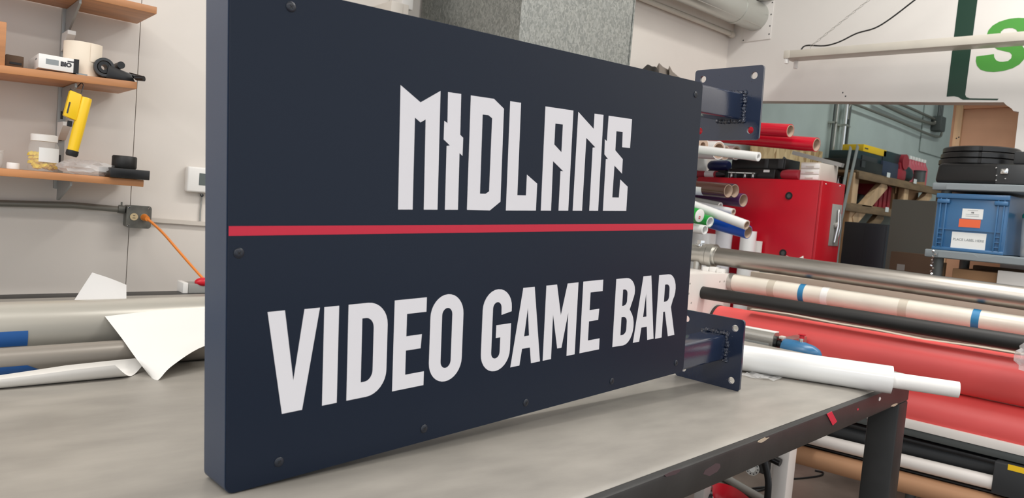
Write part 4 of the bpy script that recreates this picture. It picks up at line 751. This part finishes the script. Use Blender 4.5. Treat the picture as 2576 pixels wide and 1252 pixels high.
for k in range(8): g.cyl(Lf(nn, a1 - .01 - k * (a1 - .01 - b0) / 8, zc - .010), Lf(nn, a1 - .01 - (k + .55) * (a1 - .01 - b0) / 8, zc - .010), .012, seg=18)
g.cyl(Lf(nn, a1 - .008, zc - .01), Lf(nn, b0, zc - .01), .009, seg=14); add('threaded_screw', g, 'charcoal', hc)
add('white_guard', G().box(nn - .012, nn + .012, b0 - .002, a1 - .012, zc + .008, zc + .018, Lf, .003), 'offwhite', hc)
LB = b0 - b1; d = -Lf.y
add('blue_cap', G().lathe([(.030, 0), (.034, .006), (.035, LB * .3), (.033, LB * .55), (.027, LB * .78), (.017, LB * .93), (.004, LB)], Lf(nn, b0, zb_), d, 36), 'bluep', hc, label='smooth blue plastic cap')
pk = lz(2017, 848, nn); o = Lf(nn, pk.y, zb_ + .026); add('plunger_base', G().lathe([(.008, 0), (.008, .018)], o, (0, 0, 1), 18), 'chrome', hc); add('plunger', G().lathe([(.008, .018), (.008, .028), (.012, .030), (.012, .032)], o, (0, 0, 1), 20), 'redp', hc, label='red plunger button'); add('mount_arm', G().box(nn + .02, NR - RRAD - .02, a1 + .03, a1 + .07, zc - .05, zc - .02, Lf), 'steelc', hc); 
# clear wrap on the end of the rollers
c = lz(2572, 905, 2.72); add('plastic_wrap', G().blob(Lf(2.72, c.y - .035, c.z + .01), (.05, .05, .055), 3, .35, 9), 'wrap', label='crumpled clear wrap hanging by the rollers at the right edge', cat='wrap')
# ================================================================== under the table
o = atZ(1894, 1240, 0); wp = lz(1893, 1178, 2.75)
wh = thing('hand_wheel', 'grey perforated wheel seen under the table rail', 'wheel', Lf(2.75, wp.y, wp.z - .03)); d = (CAM - Lf(2.75, wp.y, wp.z)).normalized(); d.z *= .3
add('wheel_disc', G().lathe([(.024, 0), (.026, .006), (.014, .007), (.012, .012)], Lf(2.75, wp.y, wp.z), d, 28), 'steelc', wh)
for k in range(10):
    a = k * .628; ux_ = d.cross(V((0, 0, 1))).normalized(); uy_ = ux_.cross(d).normalized(); c = Lf(2.75, wp.y, wp.z) + d.normalized() * .0066 + (ux_ * math.cos(a) + uy_ * math.sin(a)) * .020; add('wheel_hole', G().cyl(c, c + d * .0008, .0028, seg=8), 'inkb', wh)
add('wheel_axle', G().cyl(Lf(2.75, wp.y, wp.z), Lf(2.78, AL + .02, wp.z + .01), .008), 'steelc', wh); add('axle_post', G().box(2.76, 2.80, AL + .01, AL + .05, wp.z - .02, .60, Lf), 'darkgrey', wh)
k0 = lz(1920, 1140, 2.50); k1 = lz(1930, 1262, 2.50)
add('cable_bundle', G().sweep(smooth_path([Lf(2.50, k0.y, k0.z + .12), Lf(2.50, k0.y - .001, k0.z), Lf(2.50, k1.y + .006, (k0.z + k1.z) / 2), Lf(2.50, k1.y, k1.z), Lf(2.52, k1.y, .0)], 3), .013, 10, True, .008), 'black', label='flat black cable bundle hanging beside the white machine leg', cat='cable')
lp = [atZ(x, y, .006) for x, y in ((1938, 1186), (1948, 1205), (1940, 1222), (1915, 1232), (1895, 1233), (1892, 1229), (1910, 1226), (1945, 1223))]
add('floor_cable', G().sweep(smooth_path(lp, 4), .006, 8), 'black', label='black cable loop lying on the floor behind the white leg', cat='cable')
lp = [atZ(x, y, .005) for x, y in ((1985, 1204), (2020, 1202), (2045, 1199), (2066, 1195), (2070, 1188), (2050, 1183))]
add('floor_cable', G().sweep(smooth_path(lp, 4), .005, 8), 'black', label='thin dark cable curving on the floor right of the white leg', cat='cable')
lp = [atZ(x, y, .02) for x, y in ((1805, 1188), (1830, 1204), (1870, 1228), (1915, 1254), (1960, 1285))]
add('grey_hose', G().sweep(smooth_path(lp, 4), .020, 14), 'grey', label='grey hose lying on the floor under the table', cat='hose')
P = []
for (x, y) in ((1775, 1216), (1810, 1214), (1845, 1224), (1880, 1248), (1905, 1275)): 
    a = atZ(x, y, .10); P.append([a, a + V((-.03, -.012, -.05)), a + V((-.035, -.015, -.098))])
add('red_hose', G().patch(P, .012, 4), 'redp', label='curved red plastic band lying on the floor under the table', cat='band')
c = atZ(1768, 1250, .045); bw = thing('swivel_caster', 'black rubber caster on the floor at the lower frame edge', 'caster', V((c.x, c.y, 0)))
add('wheel', G().tube(c, c + V((.025, -.02, 0)), .045, .016, 28), 'black', bw); add('axle', G().cyl(c - V((.01, -.008, 0)), c + V((.035, -.028, 0)), .010), 'chrome', bw); add('fork', G().box(c.x - .005, c.x + .03, c.y - .03, c.y + .02, .05, .10, bev=.004), 'steelc', bw)
# ================================================================== crate and resin shelf at the right
cx_ = 4.30; q = lambda a, b, x=cx_: atX(a, b, x)
cr = thing('wooden_crate', 'tall wood framed hardboard crate standing in the opening behind the black lids', 'crate', (cx_ + .2, q(2450, 330).y, 0))
yL, yR = q(2392, 300).y, q(2590, 300).y; zc1 = 2.12
add('hardboard_face', G().box(cx_ + .02, cx_ + .026, yR - .05, yL, 0, zc1), 'board', cr); add('hardboard_side', G().box(cx_ + .026, cx_ + .4, yL - .006, yL, 0, zc1), 'board', cr)
add('corner_post', G().box(cx_, cx_ + .02, q(2420, 300).y, q(2402, 300).y, 0, zc1, bev=.001), 'lumber', cr); zr = q(2470, 272).z; add('top_rail', G().box(cx_, cx_ + .02, yR - .05, q(2420, 300).y - .001, zr, zc1, bev=.001), mat('reddish_pine', (206, 150, 116), .6, var=.12, vscale=5, vstretch=(4, .6, 4)), cr)
for a, b in ((2412, 345), (2406, 348)): c = q(a, b); add('screw_hole', G().lathe([(.004, 0), (.002, .0008)], (cx_, c.y, c.z), (-1, 0, 0), 8), 'inkb', cr)
xs_ = 3.62
sy = lambda px, py: atX(px, py, xs_)
un = thing('resin_shelf', 'grey plastic shelving unit in front of the partition wall at the right edge', 'shelving', (xs_ + .2, .9, 0))
yA = sy(2345, 470).y; yB = yA - .95
tops = []
for (pt, pb_, nm) in ((459, 477, 'u'), (628, 648, 'l')):
    zt, zb = sy(2360, pt).z, sy(2360, pb_).z; tops.append(zt)
    s_ = add('shelf_board', G().box(xs_, xs_ + .45, yB, yA, zb, zt, bev=.005), 'resin', un)
    zm3 = (zt + zb) / 2; yy = yA - .06
    add('shelf_lip', G().prism([(yy, zt - .006), (yy - .14, zt - .006), (yy - .16, zm3), (yy - .20, zm3), (yy - .22, zt - .006), (yB + .02, zt - .006), (yB + .02, zb + .004), (yy, zb + .004)], (xs_, 0, 0), (0, 1, 0), (0, 0, 1), (-.004, 0, 0)), 'resin', s_)
add('shelf_board', G().box(xs_, xs_ + .45, yB, yA, .18, .22, bev=.005), 'resin', un)
for yy in (yA - .045, yB + .045):
    for xx in (xs_ + .05, xs_ + .40): add('post', G().cyl((xx, yy, 0), (xx, yy, tops[0] - .01), .022, seg=20), 'darkgrey', un)
# blue crate
zt = tops[1]; fxc = xs_ + .015; y1, y0 = atX(2352, 560, fxc).y, atX(2533, 570, fxc).y; z1 = min(atX(2380, 486, fxc).z, tops[0] - .045)
bc_ = thing('blue_crate', 'blue plastic stacking crate with two labels on the grey shelf', 'crate', (fxc + .18, (y0 + y1) / 2, zt)); W = y1 - y0; H = z1 - zt
add('crate_front', G().box(fxc, fxc + .004, y0 + .004, y1 - .004, zt + .002, z1, bev=.001), 'crate', bc_); add('crate_side', G().box(fxc, fxc + .38, y0, y0 + .004, zt + .001, z1), 'crate', bc_); add('crate_side', G().box(fxc, fxc + .38, y1 - .004, y1, zt + .001, z1), 'crate', bc_); add('crate_back', G().box(fxc + .376, fxc + .38, y0, y1, zt + .001, z1), 'crate', bc_); add('crate_floor', G().box(fxc, fxc + .38, y0, y1, zt + .0005, zt + .004), 'crate', bc_)
add('rim', G().box(fxc - .012, fxc + .002, y0 - .003, y1 + .003, z1 - .022, z1, bev=.003), 'crate', bc_); add('base_lip', G().box(fxc - .008, fxc + .002, y0, y1, zt + .001, zt + .016, bev=.003), 'crate', bc_)
for f_ in (.06, .14, .86, .94): add('rib', G().box(fxc - .009, fxc, y0 + W * f_ - .003, y0 + W * f_ + .003, zt + .014, z1 - .02, bev=.001), 'crate', bc_)
for f_ in (.10, .90):
    for k in range(4): add('rib', G().box(fxc - .008, fxc, y0 + W * (f_ - .04), y0 + W * (f_ + .04), zt + .03 + k * .022, zt + .034 + k * .022), 'crate', bc_)
    add('clip', G().box(fxc - .014, fxc - .002, y0 + W * f_ - .026, y0 + W * f_ + .026, z1 - .045, z1 - .026, bev=.004), 'crate', bc_)
add('rib', G().box(fxc - .006, fxc, y0 + W * .14, y0 + W * .86, zt + H * .37, zt + H * .385), 'crate', bc_)
def lab(yc, zc, w_, h_, m_, nm='label'): return add(nm, G().box(fxc - .0012, fxc - .0002, yc - w_ / 2, yc + w_ / 2, zc - h_ / 2, zc + h_ / 2), m_, bc_)
yc = (y0 + y1) / 2
L1 = lab(yc - .002, zt + H * .20, W * .48, H * .28, 'label'); text('label_text', 'PLACE LABEL HERE', .0145, (fxc - .0014, yc - .002, zt + H * .21), (0, -1, 0), (0, 0, 1), 'inkg', L1, .0002)
L2 = lab(yc - .006, zt + H * .665, W * .29, H * .17, 'label'); text('label_text', 'HB', .0085, (fxc - .0014, yc - .006, zt + H * .685), (0, -1, 0), (0, 0, 1), 'ink', L2, .0003)
for k, zz in enumerate((.72, .65, .62)): add('label_line', G().box(fxc - .0016, fxc - .0012, yc - .006 - .026 + .006 * (k == 0), yc - .006 + .026 - .006 * (k == 0), zt + H * zz, zt + H * zz + .0016), 'inkg', L2)
lab(yc + .001, zt + H * .50, W * .30, H * .14, 'orangel'); 
# tub with green lid at the frame edge
c = atX(2590, 570, xs_ + .1); tbz = thing('clear_tub', 'cloudy plastic tub with a green lid beside the blue crate', 'tub', (xs_ + .16, c.y, zt)); r = c.y - atX(2560, 570, xs_ + .1).y; r = abs(r) * 1.0
add('tub_body', G().lathe([(r * .8, .001), (r * .86, .01), (r, .14), (r, .17)], (xs_ + .16, c.y, zt), seg=32), 'glass2', tbz); add('lid', G().lathe([(r * 1.05, .17), (r * 1.05, .185), (r * .95, .19)], (xs_ + .16, c.y, zt), seg=32), 'tealid', tbz); g = G()
rr = random.Random(8)
for i in range(16): g.blob((xs_ + .16 + rr.uniform(-.4, .4) * r, c.y + rr.uniform(-.4, .4) * r, zt + rr.uniform(.02, .06)), (.016, .02, .014), 1, .3, i)
add('contents', g, 'offwhite', tbz, kind='stuff')
# black storage on top of the shelf
zt = tops[0]; xb2 = xs_ + .02; ya, yb2 = atX(2352, 430, xb2).y, atX(2352, 430, xb2).y - .62; z1 = atX(2450, 410, xb2).z
bx2 = thing('black_bin', 'wide black plastic bin with a shiny latch on top of the grey shelf', 'bin', (xb2 + .2, (ya + yb2) / 2, zt))
add('bin_body', G().hexa([(xb2, yb2, zt + .0005), (xb2 + .36, yb2, zt + .0005), (xb2 + .36, ya, zt + .0005), (xb2, ya, zt + .0005), (xb2, yb2, z1), (xb2 + .36, yb2, z1), (xb2 + .36, ya - .01, z1), (xb2, ya - .01, z1)], .018, 4), 'black', bx2)
yl2 = atX(2506, 440, xb2).y; pz = atX(2506, 450, xb2).z
pn = add('latch_panel', G().box(xb2 - .003, xb2 + .003, yl2 - .15, yl2, zt + .004, z1 - .006, bev=.002), 'charcoal', bx2); c = atX(2527, 431, xb2 - .004); add('latch', G().box(xb2 - .012, xb2 - .003, c.y - .016, c.y + .014, c.z - .012, c.z + .012, bev=.004), 'chrome', pn)
for a, b in ((2506, 422), (2507, 441), (2506, 453), (2529, 449)): c = atX(a, b, xb2 - .003); add('rivet', G().lathe([(.004, 0), (.002, .003)], c, (-1, 0, 0), 10), 'chrome', pn)
# round black lids, stacked
cxl = xs_ + .20; yc = atX(2468, 385, cxl).y; rl = 90 / F_PX * depth((cxl, yc, 1.7))
zb = z1 + .0008; zt4 = atX(2450, 364, cxl - rl).z; hh = (zt4 - zb) / 3
for k in range(3):
    t = thing('lidded_tray', ('lowest', 'middle', 'topmost')[k] + ' of the three round black lids stacked on the black bin', 'lid', (cxl, yc, zb + k * hh), 'round black lids'); sc_ = 1 - .035 * k
    add('lid_body', G().lathe([(rl * sc_ * .97, 0), (rl * sc_, .003), (rl * sc_, hh * .78), (rl * sc_ * .965, hh * .95), (rl * sc_ * .5, hh * .99)], (cxl, yc, zb + k * hh), seg=64), 'black', t)
    a = math.radians(196); add('rim_notch', G().box(cxl + math.cos(a) * rl * sc_ - .004, cxl + math.cos(a) * rl * sc_ + .01, yc + math.sin(a) * rl * sc_ - .006, yc + math.sin(a) * rl * sc_ + .006, zb + k * hh + .003, zb + k * hh + hh * .8), 'inkb', t)
c = atX(2566, 395, xs_ + .1); add('black_crate', G().hexa([(xs_ + .05, c.y - .25, z1 + .001), (xs_ + .09, c.y - .25, z1 + .001), (xs_ + .09, c.y + .01, z1 + .001), (xs_ + .05, c.y + .01, z1 + .001), (xs_ + .05, c.y - .25, z1 + .05), (xs_ + .09, c.y - .25, z1 + .05), (xs_ + .09, c.y + .01, z1 + .055), (xs_ + .05, c.y + .01, z1 + .055)], .006), 'charcoal', label='small black box leaning beside the stacked lids at the right edge', cat='box')
# under the lower shelf: boxes and boards
xq = xs_ + .10; zz0 = .22
y0, y1 = atX(2508, 690, xq).y, atX(2396, 680, xq).y; zt = atX(2450, 680, xq).z
add('wooden_box', G().box(xq, xq + .25, y0, y1, zz0, zt, bev=.002), 'card', label='tan wooden box with peg holes under the grey shelf', cat='box')
y0b = atX(2400, 650, xq + .06).y; add('cardboard_box', G().box(xq + .27, xq + .34, y0 - .1, y1, zz0, tops[1] - .06, bev=.002), 'carddark', label='dark cardboard box standing behind the tan wooden box', cat='box')
y0, y1 = atX(2368, 670, xq).y, atX(2355, 670, xq).y; add('timber_post', G().box(xq - .02, xq + .02, y0, y1, zz0, atX(2362, 652, xq).z + .02, bev=.001), 'lumber', label='pale pine stick standing at the left end under the grey shelf', cat='timber')
y0, y1 = atX(2375, 670, xq).y, atX(2368.5, 670, xq).y; add('timber_post', G().box(xq, xq + .03, y0, y1, zz0, atX(2372, 660, xq).z, bev=.001), 'lumberd', label='short brown stick right of the pale pine stick', cat='timber')
y0, y1 = atX(2640, 700, xq - .04).y, atX(2509, 690, xq - .04).y; add('white_panel', G().box(xq - .04, xq - .02, y0, y1, zz0, tops[1] - .065, bev=.002), 'white', label='white panel standing under the grey shelf at the right edge', cat='panel')
c = atX(2349, 648, xs_ - .006); g = G(); rr = random.Random(6)
for i in range(9): g.blob((xs_ - .012 + rr.uniform(-.004, .004), c.y + rr.uniform(-.012, .008), c.z + .03 - i * .013), (.004, .006, .006), 1, .5, i)
add('plastic_tag', g, 'chrome', label='glittering clear plastic tag hanging from the corner of the grey shelf', cat='tag')
# ================================================================== storage room beyond the opening
wy = 2.74
def vpipe(px0, py0, px1, py1, r, lab, m='conduit', kind='conduit'):
    a = atY(px0, py0, wy - r); b = atY(px1, py1, wy - r); x = (a.x + b.x) / 2; t = thing('wall_conduit', lab, kind, (x, wy, .4))
    add('pipe', G().cyl((x, wy - r, .3), (x, wy - r, 3.0), r, seg=14), m, t)
    for z in (1.75, 2.15): add('strap', G().box(x - r * 1.5, x + r * 1.5, wy - r * 2.12, WA, z, z + .014), 'steelc', t)
vpipe(2096, 300, 2085, 420, .008, 'thin dark vertical conduit farthest left on the grey green wall', 'darkgrey'); vpipe(2104, 300, 2092, 400, .010, 'bright thin vertical conduit on the grey green wall', 'steelc'); vpipe(2126, 300, 2115, 400, .018, 'thick bright vertical pipe on the grey green wall', 'chrome'); vpipe(2136, 300, 2124, 400, .011, 'dark vertical conduit right of the thick bright pipe', 'darkgrey')
def path(lab, pts, r, m='conduit', y=wy - .02):
    add('bent_conduit', G().sweep(smooth_path([atY(a, b, y) for a, b in pts], 5), r, 10), m, label=lab, cat='conduit')
path('long sloping conduit bending back up at its far end', ((2132, 300), (2134, 275), (2140, 263), (2150, 262), (2200, 281), (2260, 305), (2330, 335), (2362, 344), (2369, 335), (2371, 318)), .011); path('upper dark conduit running from the opening edge to the far junction', ((2205, 254), (2250, 276), (2300, 298), (2345, 311), (2352, 306)), .015)
path('far dark pipe run with a kinked end high in the storage room', ((2250, 256), (2290, 272), (2330, 290), (2375, 310)), .012, y=wy - .012)
jx = atY(2368, 312, 2.68); jb = thing('junction_box', 'dark junction box where the storage room conduits meet', 'junction box', (jx.x, wy, jx.z - .1)); add('box_body', G().box(jx.x - .06, jx.x + .06, 2.66, 2.75, jx.z - .07, jx.z + .07, bev=.01), 'darkgrey', jb)
for k in (-.04, 0, .04): add('riser', G().cyl((jx.x + k, 2.70, jx.z + .06), (jx.x + k, 2.70, 3.4), .011, seg=10), 'darkgrey', jb)
add('wall_cabinet', G().box(atY(2322, 330, 2.75).x, 8.6, 2.753, WA - .001, atY(2330, 385, 2.75).z, 3.2, bev=.01), 'wallg', label='grey wall panel high at the far end of the storage room', cat='panel')
y_ = 2.70; add('osb_panel', G().box(atY(1890, 390, y_).x, atY(2068, 400, y_).x, y_, y_ + .014, .9, atY(1990, 362, y_).z, bev=.001), 'osb', label='flaky wood board standing against the wall behind the red rolls', cat='board')
for lab_, (a, b), (c, d_) in (('tall grey steel strip leaning behind the red cabinet', (2158, 366), (2128, 500)), ('shorter grey steel strip leaning left of the tall one', (2140, 370), (2122, 470))):
    p0, p1 = atY(a, b, 2.45), atY(c, d_, 2.40); dd = p1 - p0; p1 = p0 + dd * ((p0.z - .02) / -dd.z) if dd.z < 0 else p1; add('steel_strip', G().bar(p0, p1, .035, .006, (0, 1, 0)), 'greym', label=lab_, cat='strip')
# wooden shelving
WY = 2.42
ws = thing('timber_shelving', 'rough timber shelving with diagonal braces in the storage room', 'shelving', (5.6, 2.45, 0))
zs1 = atY(2155, 427, WY).z; zs2 = atY(2200, 519, WY).z; xl = atY(2154, 440, WY).x; xr_ = 7.2
for z in (zs1, zs2): add('shelf_board', G().box(xl - (.12 if z == zs2 else 0), xr_, WY, 2.74, z - .02, z, bev=.001), 'lumberd', ws); add('shelf_rail', G().box(xl - (.15 if z == zs2 else 0), xr_, WY - .02, WY, z - .062, z - .012, bev=.001), 'lumberd', ws)
for xx in (xl + .02, xl + .95, xr_ - .05): add('post', G().box(xx - .045, xx + .045, WY + .005, WY + .05, 0, zs1 - .021, bev=.001), 'lumber', ws); add('brace', G().bar((xx + .02, WY + .02, zs1 - .38), (xx + .52, WY + .02, zs1 - .05), .09, .04, (0, 1, 0)), 'lumber', ws); add('brace', G().bar((xx + .02, WY + .02, zs2 - .40), (xx + .52, WY + .02, zs2 - .05), .09, .04, (0, 1, 0)), 'lumberd', ws)
for a, b in ((2235, 440), (2302, 456), (2231, 527)): c = atY(a, b, WY - .022); add('price_tag', G().box(c.x - .03, c.x + .03, WY - .0235, WY - .022, c.z - .018, c.z + .018), 'label', ws)
def bxs(nm, lab_, cat, p, y, dy, m, z0, bev=.006):
    a, b = atY(p[0], 410, y).x, atY(p[1], 410, y).x; zt = atY((p[0] + p[1]) / 2, p[2], y).z; t = thing(nm, lab_, cat, ((a + b) / 2, y + dy / 2, z0)); add('body', G().box(a, b, y, y + dy, z0, zt, bev=bev), m, t); return t, a, b, zt
Y1 = WY + .02; z0 = zs1 + .0005
t, a, b, zt = bxs('toolbox', 'lower black toolbox on the timber shelf', 'toolbox', (2153, 2222, 405), Y1, .25, 'black', z0); add('latch', G().box(a + .08, a + .14, Y1 - .008, Y1, zt - .06, zt - .01), 'charcoal', t)
t, a, b, zt2_ = bxs('toolbox', 'upper dark teal toolbox under the yellow box', 'toolbox', (2156, 2218, 384), Y1 + .02, .22, 'dteal', zt + .0005); add('handle', G().box(a + .06, b - .1, Y1 + .012, Y1 + .02, zt2_ - .07, zt2_ - .03, bev=.002), 'charcoal', t)
t, a, b, _ = bxs('yellow_box', 'flat yellow box lying on the dark toolbox', 'box', (2168, 2227, 369), Y1 + .02, .16, 'yellow', zt2_ + .0005, .002); add('label_line', G().box(a + .02, a + .08, Y1 + .019, Y1 + .02, zt2_ + .02, zt2_ + .03), 'ink', t)
t, a, b, zt = bxs('storage_bin', 'lower dark blue bin right of the toolboxes', 'bin', (2222, 2262, 408), Y1, .25, mat('dark_blue_bin', (46, 56, 78), .4), z0); t, a, b, zt = bxs('storage_bin', 'upper teal bin right of the toolboxes', 'bin', (2220, 2266, 382), Y1 + .02, .22, 'dteal', zt + .0005)
c0 = atY(2270, 430, Y1 - .01); ta = thing('tape_dispenser', 'red tape dispenser lying on the timber shelf beside the bins', 'tape dispenser', (c0.x, Y1 + .02, z0)); add('body', G().box(c0.x - .06, c0.x + .11, Y1 - .005, Y1 + .06, z0, z0 + .09, bev=.02), 'redd', ta); add('reel', G().cyl((c0.x + .05, Y1 - .01, z0 + .15), (c0.x + .05, Y1 + .06, z0 + .15), .062), 'redd', ta); add('neck', G().box(c0.x - .02, c0.x + .08, Y1, Y1 + .05, z0 + .08, z0 + .14, bev=.008), 'redd', ta)
c0 = atY(2302, 440, Y1); add('dark_pouch', G().blob((c0.x, Y1 + .09, z0 + .075), (.13, .07, .075), 2, .2, 3), 'dteal', label='dark rounded pouch between the red dispenser and the pink bottles', cat='pouch')
for k in range(6):
    c0 = atY(2296 + k * 7.2, 420 + k, Y1 + .10); t = thing('spray_bottle', ('first', 'second', 'third', 'fourth', 'fifth', 'sixth')[k] + ' pink bottle from the left in the row on the timber shelf', 'bottle', (c0.x, Y1 + .13, z0), 'pink bottles on the timber shelf')
    add('bottle', G().lathe([(.034, 0), (.036, .02), (.036, .16), (.016, .205), (.014, .22)], (c0.x, Y1 + .13, z0), seg=16), 'pink', t); add('cap', G().lathe([(.016, .22), (.016, .245), (.008, .25)], (c0.x, Y1 + .13, z0), seg=12), 'white', t)
c0 = atY(2335, 445, Y1); t = thing('metal_tin', 'small dark tin at the right end of the timber shelf', 'tin', (c0.x, Y1 + .08, z0)); add('tin_body', G().lathe([(.055, 0), (.055, .12), (.05, .125)], (c0.x, Y1 + .08, z0)), 'darkgrey', t); add('tin_rim', G().tube((c0.x, Y1 + .08, z0 + .12), (c0.x, Y1 + .08, z0 + .13), .058, .05), 'charcoal', t)
z0 = zs2 + .0005
t, a, b, zt = bxs('black_case', 'black case on the lower timber shelf behind the diagonal brace', 'case', (2158, 2196, 490), Y1 + .08, .25, 'black', z0)
for k in range(4):
    c0 = atY(2206 + k * 10.5, 500, Y1 + .04); t = thing('binder', ('first', 'second', 'third', 'fourth')[k] + ' red binder from the left on the lower timber shelf', 'binder', (c0.x, Y1 + .15, z0), 'red binders on the timber shelf'); zt = atY(2215, 464, Y1 + .04).z
    add('cover', G().box(c0.x - .028, c0.x + .024, Y1 + .04, Y1 + .26, z0, zt, bev=.003), 'redd', t); add('pages', G().box(c0.x - .022, c0.x + .018, Y1 + .05, Y1 + .27, z0 + .004, zt + .035), 'card', t)
t, a, b, zt = bxs('cardboard_box', 'open cardboard box on the lower timber shelf', 'box', (2256, 2320, 480), Y1 + .06, .25, 'card', z0, .002); add('flap', G().bar((a, Y1 + .05, zt), (b, Y1 + .02, zt + .05), .004, .09), 'card', t)
gx = 4.75; yy0, yy1 = atX(2352, 540, gx).y, atX(2241, 540, gx).y
add('grey_board', G().box(gx, gx + .012, yy0, yy1, .5, atX(2295, 503, gx).z, bev=.001), 'greyboard', label='large grey board standing behind the blue crate in the storage room', cat='board')
gx = 4.60; yy0, yy1 = atX(2352, 660, gx).y, atX(2238, 660, gx).y; zt = atX(2290, 636, gx).z
t = thing('cardboard_box', 'big dark cardboard box with a small label low in the storage room', 'box', (gx + .1, (yy0 + yy1) / 2, 0)); add('box_body', G().box(gx, gx + .14, yy0, yy1, 0, zt, bev=.002), 'carddark', t); c0 = atX(2266, 672, gx); add('shipping_label', G().box(gx - .0008, gx, c0.y - .022, c0.y + .022, c0.z - .018, c0.z + .018), 'grey', t)
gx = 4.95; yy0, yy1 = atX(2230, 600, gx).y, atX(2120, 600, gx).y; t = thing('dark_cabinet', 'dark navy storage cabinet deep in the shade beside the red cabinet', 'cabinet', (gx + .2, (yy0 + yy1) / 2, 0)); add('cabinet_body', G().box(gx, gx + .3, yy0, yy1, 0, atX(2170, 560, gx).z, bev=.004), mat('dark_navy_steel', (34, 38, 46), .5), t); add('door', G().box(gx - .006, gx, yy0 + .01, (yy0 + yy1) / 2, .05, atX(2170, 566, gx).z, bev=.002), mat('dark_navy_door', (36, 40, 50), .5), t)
